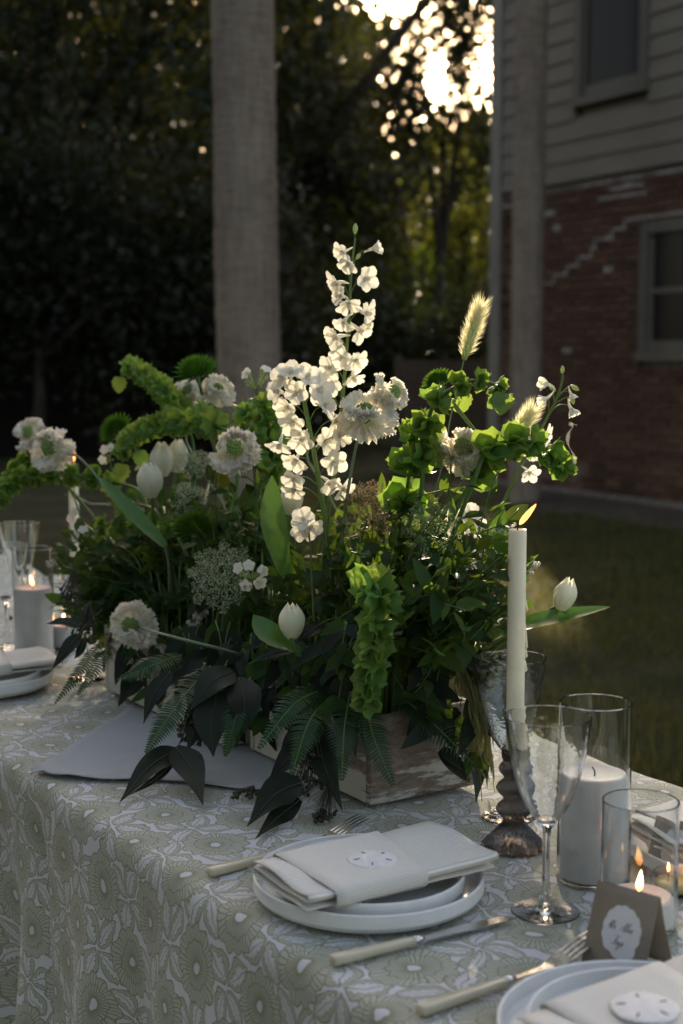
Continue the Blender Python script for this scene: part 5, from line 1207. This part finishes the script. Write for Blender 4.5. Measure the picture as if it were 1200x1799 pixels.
delphinium([(588, 1120), (577, 960), (566, 880), (556, 820), (545, 760), (533, 700), (527, 676)],
  [(498, 665, -.6, -.6, .3, 1.1), (512, 655, -.1, -.5, .6, 1.05), (540, 664, .2, -.7, .5, 1.1), (490, 688, -.8, -.6, .1), (560, 684, .4, -.8, .2, 1.1), (520, 690, 0, -1, .1), (505, 715, -.6, -.7, -.5, 1.1), (570, 712, .6, -.6, .2, 1.05), (515, 742, -.2, -.8, -.5, 1.05), (588, 740, .7, -.5, -.3), (492, 778, -.3, -.5, -.9, 1.05), (530, 772, -.2, -.8, -.4, 1.05), (572, 775, .6, -.7, .1, 1.1), (595, 765, .7, -.6, .2), (520, 808, -.4, -.7, -.6, 1.1), (585, 812, .4, -.9, 0, 1.05), (516, 842, -.3, -.8, -.5), (517, 860, -.2, -.6, -.8, .9), (578, 848, .4, -.6, -.6), (601, 858, .7, -.6, -.4)],
  'shorter dense white delphinium in front of the tall spike', -0.07, [], 590, (0.0046, 0.0030), (), 1.16)
delphinium([(850, 960), (890, 870), (925, 800), (955, 745), (976, 705), (988, 668), (988, 655)],
  [(962, 675, -.7, -.4, .1, .75), (960, 700, -.8, -.4, -.4, .75), (1003, 718, .5, -.3, -.9, .75), (1003, 692, .4, -.2, -.8, .55), (958, 762, .8, -.4, -.2, .85), (938, 793, -.3, -.5, -.8, .9), (962, 792, .5, -.3, -.8, .9), (930, 830, .3, -.6, -.4, .8)],
  'small white delphinium leaning out at the far right of the arrangement', 0.0, [(988, 652, 0, 1, .8), (972, 683, -.5, .5, .9), (1008, 680, .6, -.4, .9), (1005, 700, .3, -1, .9)], 800, (0.0034, 0.0014), closed=(0, 1, 2, 3))
delphinium([(555, 1130), (548, 1020), (545, 960), (542, 925)], [(534, 912, -.3, -.7, .4, .95), (545, 925, .5, -.7, -.5, 1.0), (530, 930, -.5, -.8, -.3, .85)], 'single low white floret sprig below the two delphiniums', -0.12, [], 560, (0.002, 0.0012))
delphinium([(800, 1060), (812, 1000), (818, 950)], [(805, 915, -.5, -.7, .3), (822, 905, .3, -.6, .6), (832, 928, .5, -.7, -.1), (815, 945, -.2, -.8, -.5), (828, 965, .3, -.7, -.6), (800, 935, -.6, -.7, 0)], 'white delphinium sprig half hidden among leaves left of the taper candle', -0.04, [], 760, (0.0026, 0.0016))

scabiosa(418, 793, 84, (-0.25, -0.9, 0.35), 'blush white scabiosa left of the delphiniums with green centre', -0.10)
scabiosa(640, 740, 98, (0.08, -0.62, 0.75), 'largest blush scabiosa right of the tall delphinium', -0.03, path=[P(600, 960, 2.02), P(622, 800, 2.03)])
scabiosa(680, 696, 68, (0.75, -0.35, 0.5), 'white scabiosa turned right behind the largest scabiosa', 0.06)
scabiosa(806, 797, 88, (0.25, -0.6, 0.7), 'white scabiosa behind lace seed heads at right', 0.07)
scabiosa(98, 790, 78, (-0.55, -0.75, 0.25), 'scabiosa with a big green centre at the far left on a thick stem', -0.12, 260, [P(290, 960, 2.5), P(190, 860, 2.56), P(140, 805, 2.6)])
scabiosa(56, 768, 62, (-0.4, -0.5, 0.7), 'farthest left scabiosa behind the one with a green centre', 0.04, 250)
scabiosa(237, 1100, 84, (-0.3, -0.9, 0.25), 'blush scabiosa low on the left side above the box', -0.33, 330, [P(420, 1150, 2.13), P(300, 1118, 2.08)])
scabiosa(333, 695, 56, (-0.2, -0.6, 0.6), 'white scabiosa peeking left of the green chrysanthemum stem', 0.10)
scabiosa(378, 690, 58, (0.4, -0.7, 0.5), 'white scabiosa peeking right of the green chrysanthemum stem', 0.08)

mum(346, 656, 64, (-0.15, -0.45, 0.85), 'green chrysanthemum standing highest at left beside the palm trunk', 0.0)
mum(208, 757, 52, (-0.3, -0.7, 0.5), 'green chrysanthemum behind the curling bells stem at far left', 0.04)
mum(342, 932, 66, (-0.1, -0.6, 0.8), 'green chrysanthemum deep among the leaves at left', -0.14, None, 2)
mum(771, 674, 48, (-0.5, -0.5, 0.7), 'green chrysanthemum at the top right beneath the foxtail', 0.06)

bells([(340, 790), (322, 740), (290, 690), (250, 655), (218, 640)], 'bells of Ireland arching up left to a tip before the dark trees', (1.22, 0.75), 0.02, gap=(0.032, 0.019), leafs=((210, 662, -2, 36, 1.05), (250, 658, 14, 28, 0.8)), start=0.18)
bells([(420, 790), (388, 752), (350, 740), (305, 742), (258, 752), (224, 775), (214, 800)], 'bells of Ireland bowing left across the two white tulips', (1.28, 0.75), -0.04, gap=(0.036, 0.02), leafs=((244, 792, 10, 36, 1.1), (215, 815, -6, 40, 1.2)), start=0.22, basex=420)
bells([(250, 870), (190, 846), (140, 836), (90, 834), (50, 838), (15, 852), (-5, 890)], 'bells of Ireland reaching out past the left edge of the picture', (1.05, 0.8), -0.02, start=0.25, gap=(0.036, 0.02))
bells([(85, 820, -.02), (50, 812), (25, 830), (18, 858)], 'bells of Ireland behind the far left scabiosas', (1.0, 0.7), 0.05, basex=240)
bells([(735, 880), (742, 800), (760, 715), (800, 680), (840, 668), (875, 680), (888, 705)], 'bells of Ireland arching right below the tall foxtail', (1.3, 0.45), 0.0, leafs=((884, 690, -4, 40, 1.0), (880, 700, -22, 14, 0.8)), start=0.24, gap=(0.044, 0.014), basex=700)
bells([(830, 850), (860, 788), (915, 775), (960, 790), (985, 815), (990, 835)], 'bells of Ireland drooping at the far right below the small delphinium', (1.25, 0.7), 0.03, start=0.3, gap=(0.03, 0.016), basex=780)
bells([(655, 1030), (668, 1050), (663, 1090), (656, 1140), (650, 1190), (646, 1232)], 'bells of Ireland hanging straight down in front of the box', (1.15, 0.75), -0.27, start=0.02, gap=(0.030, 0.016), basex=650)
bells([(450, 880), (446, 790), (436, 740), (424, 700)], 'bells of Ireland standing behind the blush scabiosa left of centre', (1.1, 0.9), 0.02, start=0.35, gap=(0.042, 0.024))
bells([(478, 860), (475, 780), (468, 725), (455, 690)], 'bells of Ireland glowing in the sun behind the shorter delphinium', (1.2, 0.9), 0.10, start=0.1, gap=(0.03, 0.02))
bells([(700, 950), (715, 860), (725, 790), (738, 755)], 'broad bells of Ireland right of the largest scabiosa', (1.3, 1.05), 0.0, start=0.35, gap=(0.046, 0.036), basex=690)
bells([(800, 900), (850, 800), (872, 770)], 'bells of Ireland behind the lower foxtail', (1.3, 1.0), 0.08, start=0.5, gap=(0.03, 0.02), basex=760)
bells([(330, 975), (300, 930), (255, 920), (195, 922), (170, 925)], 'short bells of Ireland lying among the leaves at left', (0.9, 0.7), -0.1, start=0.28, gap=(0.05, 0.03), basex=320)

tulip(263, 842, (-0.08, -0.15, 1), 'front closed white tulip of the pair at upper left', -0.12, 0.98, leaves=(([P(290, 960, 2.4), P(230, 900, 2.42), P(170, 835, 2.45)], 0.034),))
tulip(284, 806, (0.02, 0.0, 1), 'white tulip just behind the front one at upper left', -0.02, 0.94)
tulip(312, 800, (0.12, 0, 1), 'white tulip hidden behind the green chrysanthemum stem', 0.08, 0.9)
tulip(513, 874, (0.1, -0.1, 1), 'closed white tulip under the shorter delphinium', -0.11, 0.92, leaves=(([P(500, 1010, 2.1), P(480, 920, 2.1), P(478, 835, 2.12)], 0.04),))
tulip(512, 1090, (-0.02, -0.25, 1), 'half open cream tulip low in front with a broad leaf', -0.36, 1.0, path=[P(560, 1180, 1.95), P(525, 1150, 1.92), P(512, 1122, 1.915)], leaves=(([P(535, 1150, 1.94), P(480, 1122, 1.92), P(445, 1080, 1.94)], 0.046),), basex=590)
tulip(994, 1043, (0.30, -0.1, 1), 'closed white tulip reaching out right of the taper candle', -0.02, 0.92, path=[P(880, 1130, 1.9), P(940, 1090, 1.88), P(975, 1068, 1.87)], leaves=(([P(850, 1135, 1.9), P(920, 1100, 1.86), P(1000, 1082, 1.85), P(1073, 1066, 1.84)], 0.036),), basex=760)

lace(388, 1012, 'white', 118, (-0.15, -0.9, 0.4), 'pale green white lace flower in front at left of centre', -0.24)
lace(660, 900, 'brown', 128, (0.1, -0.75, 0.65), 'large plum brown lace flower right of the delphiniums', -0.06)
lace(345, 815, 'small', 64, (0.1, -0.6, 0.8), 'small white lace flower between the tulips and the blush scabiosa', -0.02)
lace(760, 925, 'green', 110, (0.15, -0.8, 0.6), 'green lace flower beside the plum one', -0.06)
lace(838, 1030, 'brown', 90, (0.4, -0.7, 0.5), 'faded lace flower left of the taper candle', -0.02)
lace(872, 960, 'small', 70, (0.5, -0.7, 0.5), 'pale lace flower just left of the taper candle top', 0.02)
lace(795, 795, 'brown', 62, (0, -0.8, 0.6), 'dark lace seed head over the right hand scabiosa', 0.02)
lace(330, 872, 'small', 60, (0, -0.6, 0.8), 'small lace flower in shade below the tulips', -0.05)
foxtail((846, 532), (815, 632), 'tall upright foxtail grass glowing in the sun', [(790, 740), (768, 850)], 0.04, 1.0)
foxtail((938, 715), (893, 795), 'lower leaning foxtail grass glowing beside the small delphinium', [(870, 840), (840, 930)], -0.02, 1.05)
phlox(440, 1012, [(418, 998, -.5, -.8, .3), (437, 993, 0, -.9, .5), (462, 1003, .5, -.8, .3), (432, 1029, -.2, -1, -.2), (457, 1024, .3, -.9, -.3)], 'white phlox cluster beside the front lace flower', -0.27)
phlox(142, 955, [(132, 943, -.6, -.8, .2), (146, 930, 0, -.6, .7), (140, 975, -.2, -.9, -.4)], 'phlox with few open white florets at the left side', -0.1)
phlox(450, 668, [(432, 656, -.6, -.6, .4), (468, 648, .4, -.5, .8), (476, 680, .6, -.6, -.2)], 'phlox buds in front of the palm trunk base', 0.08, (0, -0.5, 0.9))
phlox(190, 800, [(183, 790, -.4, -.9, .2), (180, 808, -.3, -.9, -.2), (196, 786, .2, -.8, .5)], 'small white phlox under the curling bells at left', 0.02, (0, -0.8, 0.5), 8)
phlox(128, 868, [(130, 900, -.3, -.8, .2), (125, 912, -.4, -.9, -.2)], 'white phlox florets before the hidden taper candle', -0.05, (0, -0.8, 0.5), 6)
for x, y, o2, k2, l in ((698, 1100, -.1, 1.05, 'white statice sprig right of the hanging bells'), (624, 1152, -.16, 1.05, 'white statice sprig left of the hanging bells'), (388, 1165, -.22, .8, 'white statice sprig in shade below the front lace flower'), (345, 1088, -.18, 1.1, 'white statice sprig beside the low left scabiosa'), (935, 998, .0, .9, 'row of white statice right of the taper candle'), (845, 1065, .02, 1.2, 'white statice sprig behind the taper candle at right'), (300, 1190, -.2, .8, 'white statice sprig above the far box'), (95, 990, .0, .8, 'white statice sprig near the far left glass cylinder')):
    statice(x, y, l, o2, k2)

# ------------------------------------------------------------------ ferns and dark sprays over the box
def HP(*q):
    out = []
    for x, y, Y in q:
        p = P(x, y, Y); out.append(p if p.z > TZ + 0.006 else onz(x, y, TZ + 0.006))
    return out
fern(HP((585, 1205, 1.920), (520, 1235, 1.850), (452, 1318, 1.810)), 0.026, 'fern frond reaching lower left over the box front')
fern(HP((592, 1215, 1.910), (545, 1265, 1.830), (512, 1362, 1.790)), 0.027, 'second fern frond from the left hanging over the box front')
fern(HP((615, 1215, 1.900), (605, 1280, 1.820), (600, 1374, 1.785)), 0.027, 'fern frond hanging straight down over the box corner')
fern(HP((640, 1215, 1.900), (655, 1290, 1.820), (692, 1383, 1.795)), 0.027, 'fern frond bending right across the box end panel')
fern(HP((695, 1215, 1.910), (760, 1270, 1.880), (852, 1362, 1.870)), 0.029, 'long fern frond at right reaching towards the candlestick')
fern(HP((700, 1200, 1.930), (770, 1235, 1.920), (815, 1300, 1.910)), 0.026, 'fern frond above the long right one')
fern(HP((370, 1170, 2.110), (310, 1240, 2.010), (255, 1325, 1.950)), 0.029, 'large fern frond hanging over the blue linen at left')
fern(HP((320, 1150, 2.200), (265, 1170, 2.150), (205, 1195, 2.150)), 0.027, 'fern frond lying in front of the far box')
fern(HP((175, 1130, 2.400), (140, 1180, 2.350), (95, 1238, 2.330)), 0.016, 'thin wispy fern frond drooping at the far left')
fern(HP((190, 1140, 2.370), (165, 1180, 2.330), (135, 1222, 2.310)), 0.016, 'short wispy fern frond beside the thin one at far left')
fern(HP((800, 1120, 1.970), (850, 1110, 1.950), (890, 1080, 1.950)), 0.028, 'fern frond behind the taper candle at right')
fern(HP((440, 1190, 2.050), (415, 1260, 1.990), (395, 1330, 1.970)), 0.024, 'fern frond in deep shade left of the near box')
willow(HP((345, 1250, 2.06), (318, 1300, 2.0), (308, 1330, 1.98)), [(HP((312, 1318, 1.99), (265, 1345, 1.96), (210, 1410, 1.95)), 0.040), (HP((308, 1312, 1.985), (335, 1350, 1.95), (357, 1415, 1.935)), 0.046), (HP((310, 1330, 1.98), (275, 1368, 1.965), (225, 1398, 1.955)), 0.014)], 'spray of three dark pointed leaves lying on the blue linen')
willow(HP((560, 1290, 1.92), (540, 1360, 1.86), (525, 1400, 1.84)), [(HP((530, 1375, 1.85), (485, 1395, 1.84), (434, 1452, 1.825)), 0.050), (HP((528, 1405, 1.84), (490, 1435, 1.82), (448, 1474, 1.80)), 0.030), (HP((560, 1300, 1.89), (572, 1350, 1.86), (602, 1425, 1.84)), 0.036), (HP((545, 1320, 1.9), (510, 1330, 1.88), (470, 1375, 1.87)), 0.04)], 'dark leaf spray drooping onto the table left of the box corner')
willow(HP((400, 1160, 2.1), (385, 1200, 2.04), (378, 1230, 2.02)), [(HP((410, 1180, 2.05), (370, 1200, 2.02), (335, 1247, 2.0)), 0.048), (HP((385, 1215, 2.03), (370, 1270, 2.0), (375, 1330, 1.98)), 0.055), (HP((420, 1190, 2.05), (430, 1240, 2.0), (415, 1310, 1.98)), 0.05), (HP((360, 1230, 2.05), (345, 1270, 2.02), (330, 1320, 2.0)), 0.04)], 'broad dark leaves hanging in shade left of centre')
willow(HP((180, 1070, 2.45), (150, 1100, 2.38), (140, 1118, 2.36)), [(HP((142, 1100, 2.36), (110, 1092, 2.36), (82, 1096, 2.36)), 0.022), (HP((140, 1115, 2.36), (118, 1140, 2.34), (90, 1178, 2.33)), 0.028), (HP((150, 1120, 2.36), (140, 1145, 2.35), (130, 1158, 2.35)), 0.016)], 'dark pointed leaves sticking out at the far left')
willow(HP((320, 1170, 2.2), (295, 1190, 2.14), (285, 1200, 2.12)), [(HP((300, 1180, 2.13), (270, 1220, 2.10), (252, 1272, 2.08)), 0.028), (HP((290, 1195, 2.14), (280, 1230, 2.12), (283, 1250, 2.11)), 0.016)], 'narrow dark leaves hanging in front of the far box')
willow(HP((590, 1130, 1.99), (570, 1140, 1.94), (562, 1150, 1.93)), [(HP((568, 1140, 1.94), (575, 1180, 1.92), (560, 1216, 1.91)), 0.036), (HP((565, 1095, 1.95), (545, 1110, 1.93), (520, 1130, 1.92)), 0.022), (HP((520, 1140, 1.97), (470, 1150, 1.95), (435, 1168, 1.95)), 0.018), (HP((600, 1220, 1.93), (610, 1260, 1.9), (625, 1330, 1.885)), 0.044), (HP((625, 1230, 1.92), (640, 1270, 1.9), (655, 1350, 1.885)), 0.030)], 'dark leaves in shade between the low tulip and the hanging bells')
willow(HP((800, 1210, 1.99), (815, 1270, 1.98), (818, 1310, 1.98)), [(HP((815, 1290, 1.98), (840, 1340, 1.96), (836, 1412, 1.95)), 0.030), (HP((820, 1250, 1.98), (850, 1300, 1.97), (856, 1385, 1.96)), 0.022), (HP((805, 1070, 2.0), (800, 1110, 1.98), (812, 1140, 1.98)), 0.04)], 'dark drooping leaves between the box and the candlestick')
# seed clusters
def seeds(px, py, Y, n, sp3, label, drop=0.03):
    c = P(px, py, Y); t = thing('seed_cluster', label, 'seed pods', c, 'dark seed pod clusters'); mb = MB(); st = MB(); a0 = c + Vector((0.01, 0.02, drop))
    for k in range(n):
        e = c + Vector((rnd(-1, 1) * sp3[0], rnd(-1, 1) * sp3[1], rnd(-1, 1) * sp3[2])); e.z = max(e.z, TZ + 0.005); st.add(tube([a0, a0.lerp(e, 0.6) + rvec() * 0.003, e], 0.0006, 4)); mb.add(ball(rnd(0.002, 0.0036), 6, 4, 1.3), TR(e) @ zf(rvec()))
    ob('stalks', st.mesh('stalks', M['seed']), t); stuff(ob('pods', mb.mesh('pods', M['seed']), t))
seeds(570, 1440, 1.83, 30, (0.016, 0.012, 0.010), 'dark seed pods resting on the table below the box corner', 0.05)
seeds(432, 1424, 1.93, 16, (0.018, 0.012, 0.006), 'small dark seed pods on the table near the pointed leaves', 0.03)
seeds(338, 1282, 2.02, 60, (0.022, 0.014, 0.024), 'brown seed pods in the shade above the blue linen', 0.05)
seeds(540, 1360, 1.87, 40, (0.02, 0.014, 0.03), 'dark seed pods under the fern fronds left of the box corner', 0.06)
seeds(145, 1110, 2.40, 40, (0.024, 0.016, 0.02), 'dark berries at the far left above the pointed leaves', 0.05)
seeds(120, 1050, 2.46, 30, (0.018, 0.014, 0.016), 'dark berries at the far left above the low pillar candle', 0.05)
# oat grass falling at the right
for k in range(12):
    x0 = 800 + rnd(-25, 15); x1 = 845 + rnd(-28, 24); y1 = 1340 + rnd(-70, 70); Y = 1.90 + rnd(-0.03, 0.03)
    pts = HP((x0 - 25, 1130 + rnd(-30, 10), Y + 0.04), (x0 + 22, 1170 + rnd(-15, 15), Y), ((x0 + x1) / 2 + 22, 1250, Y - 0.02), (x1, y1, Y - 0.01))
    t = thing('oat_grass', 'pale straw oat grass strand falling between the box and the smoky goblet', 'grass stem', pts[0], 'oat grass strands')
    o, path = stem(t, pts, 0.0010, 0.0005, 'oat', 8)
    for j in range(9):
        p = path[len(path) // 2 - 4 + int(j * 1.6)]; d = (path[-1] - path[len(path) // 2]).normalized()
        blade_leaf(t, [p, p + (d + rvec() * 0.22) * 0.018, p + (d + rvec() * 0.2) * 0.038], 0.0042, 'oat', 'spikelet', (0.3, -1, 0.2), 0.5)

# ------------------------------------------------------------------ green filler stems that close the arrangement
TOPX = [90, 130, 180, 240, 320, 420, 520, 620, 720, 800, 870, 915, 940]; TOPY = [975, 905, 870, 850, 828, 812, 825, 835, 790, 805, 825, 870, 960]
LOWX = [90, 200, 400, 600, 760, 850, 940]; LOWY = [1075, 1160, 1200, 1190, 1190, 1110, 1000]
def filler(px, py, Y, label, nl, mat='stem', lsc=1.0):
    tip = P(px, py, Y); b = basept(px); out = (tip - b); d = Vector((out.x * 1.0, out.y * 1.0 - 0.05, max(0.02, out.z) * rnd(0.2, 1.0))).normalized() + rvec() * 0.35
    t = thing('greenery_sprig', label, 'foliage', b, 'leafy green filler stems in the flower arrangement')
    o, path = stem(t, up_path(b, tip, d.normalized(), rnd(0.25, 0.5)), 0.0017, 0.0008, 'stem', 5)
    for j in range(nl):
        q = 0.38 + 0.62 * j / (nl - 1); i = min(len(path) - 2, int(q * (len(path) - 1))); p = path[i]; tn = (path[i + 1] - path[max(0, i - 1)]).normalized()
        a = j * 2.4 + rnd(-.4, .4); x = tn.orthogonal().normalized(); rad = x * math.cos(a) + tn.cross(x) * math.sin(a); dd = (rad + tn * rnd(0.2, 0.9) + Vector((0, 0, rnd(-.3, .3)))).normalized()
        if j == nl - 1: dd = tn
        ob('leaf', random.choice(LEAVES), t, TR(p) @ yf(dd, Vector((0, -0.35, 1)) + rvec() * 0.6) @ SC(lsc * rnd(0.75, 1.25)))
ANCH = [('tall delphinium', 605, 600), ('largest scabiosa', 640, 760), ('plum lace flower', 660, 900), ('front lace flower', 388, 1012), ('low cream tulip', 512, 1090), ('hanging bells', 655, 1120), ('taper candle', 900, 1000), ('right hand scabiosa', 806, 800), ('blush scabiosa', 418, 800), ('tulip pair', 272, 830),
        ('low left scabiosa', 237, 1100), ('far left bells', 90, 850), ('left hand phlox', 142, 955), ('deep green chrysanthemum', 342, 932), ('oat grass', 800, 1150), ('green lace flower', 760, 925), ('pale lace flower', 872, 950), ('single low floret', 540, 920), ('far left cylinder', 95, 1040), ('reaching right tulip', 960, 1060), ('white phlox cluster', 440, 1012), ('lower foxtail', 900, 800),
        ('near box corner', 650, 1260), ('far box', 230, 1190), ('blue linen', 330, 1320), ('long right fern', 770, 1270)]
def zone(kind, px, py, where):
    n = sorted(ANCH, key=lambda q: (q[1] - px) ** 2 + (q[2] - py) ** 2)[:2]; n.sort(key=lambda q: q[1])
    return '%s sprig between the %s and the %s %s' % (kind, n[0][0], n[1][0], where)
for k in range(390):
    px = rnd(95, 938) if k < 250 else rnd(95, 480); t0, t1 = np.interp(px, TOPX, TOPY), np.interp(px, LOWX, LOWY); py = t0 + (t1 - t0) * rnd(0.0, 1.0) ** 0.9; q = (py - t0) / (t1 - t0); off = rnd(-0.16, 0.14) - 0.07 * q
    filler(px, py, depth(px, off), zone(random.choice(('round leaved', 'small leaved', 'loose leafy')), px, py, 'at the front' if off < -0.05 else 'at the back'), random.randint(9, 13), lsc=0.92)
# dark pointed leaves hanging over the long side of the boxes
PL = [mk('leaf', *leaf(L2, W2, 7, 0.14, c2, 0.72, 0.06), M[mm]) for L2, W2, c2, mm in ((0.070, 0.030, 0.25, 'eucalyptus'), (0.050, 0.024, 0.1, 'leaf2'), (0.076, 0.030, 0.35, 'eucalyptus'), (0.046, 0.024, 0.3, 'leaf'), (0.058, 0.022, -0.1, 'leaf2'))]
def boxY(px): return 1.866 + (627 - px) * 0.00158
for k in range(56):
    px = rnd(195, 610) if k < 46 else rnd(715, 850); py = (rnd(1150, 1262) if k % 3 else rnd(1240, 1330)) if px > 340 else rnd(1120, 1210); Yb = boxY(px) - 0.02 if px < 640 else 1.93; tip = P(px, py, Yb - rnd(0.0, 0.05)); a = P(px + rnd(-25, 40), 1120 + rnd(-30, 40), Yb + rnd(0.0, 0.06))
    if tip.z < TZ + 0.05: tip.z = TZ + 0.05
    t = thing('dark_leaf_sprig', zone('dark pointed', px, py, random.choice(('hanging straight', 'hanging askew'))), 'foliage', a, 'dark sprigs drooping over the boxes')
    o, path = stem(t, [a, a.lerp(tip, 0.4) + Vector((0, -0.02, 0.02)), tip], 0.0013, 0.0007, 'stem', 5)
    for j in range(6):
        p = path[min(len(path) - 1, 2 + j * 2)]; d = Vector((rnd(-1, 1), rnd(-0.9, -0.1), rnd(-1.2, -0.1))).normalized(); e = random.choice(PL)
        if p.z + d.z * 0.07 < TZ + 0.01: d.z = max(-0.1, (TZ + 0.012 - p.z) / 0.07)
        ob('leaf', e, t, TR(p) @ yf(d, Vector((0, -0.8, 0.5)) + rvec() * 0.4) @ SC(rnd(0.55, 0.9)))
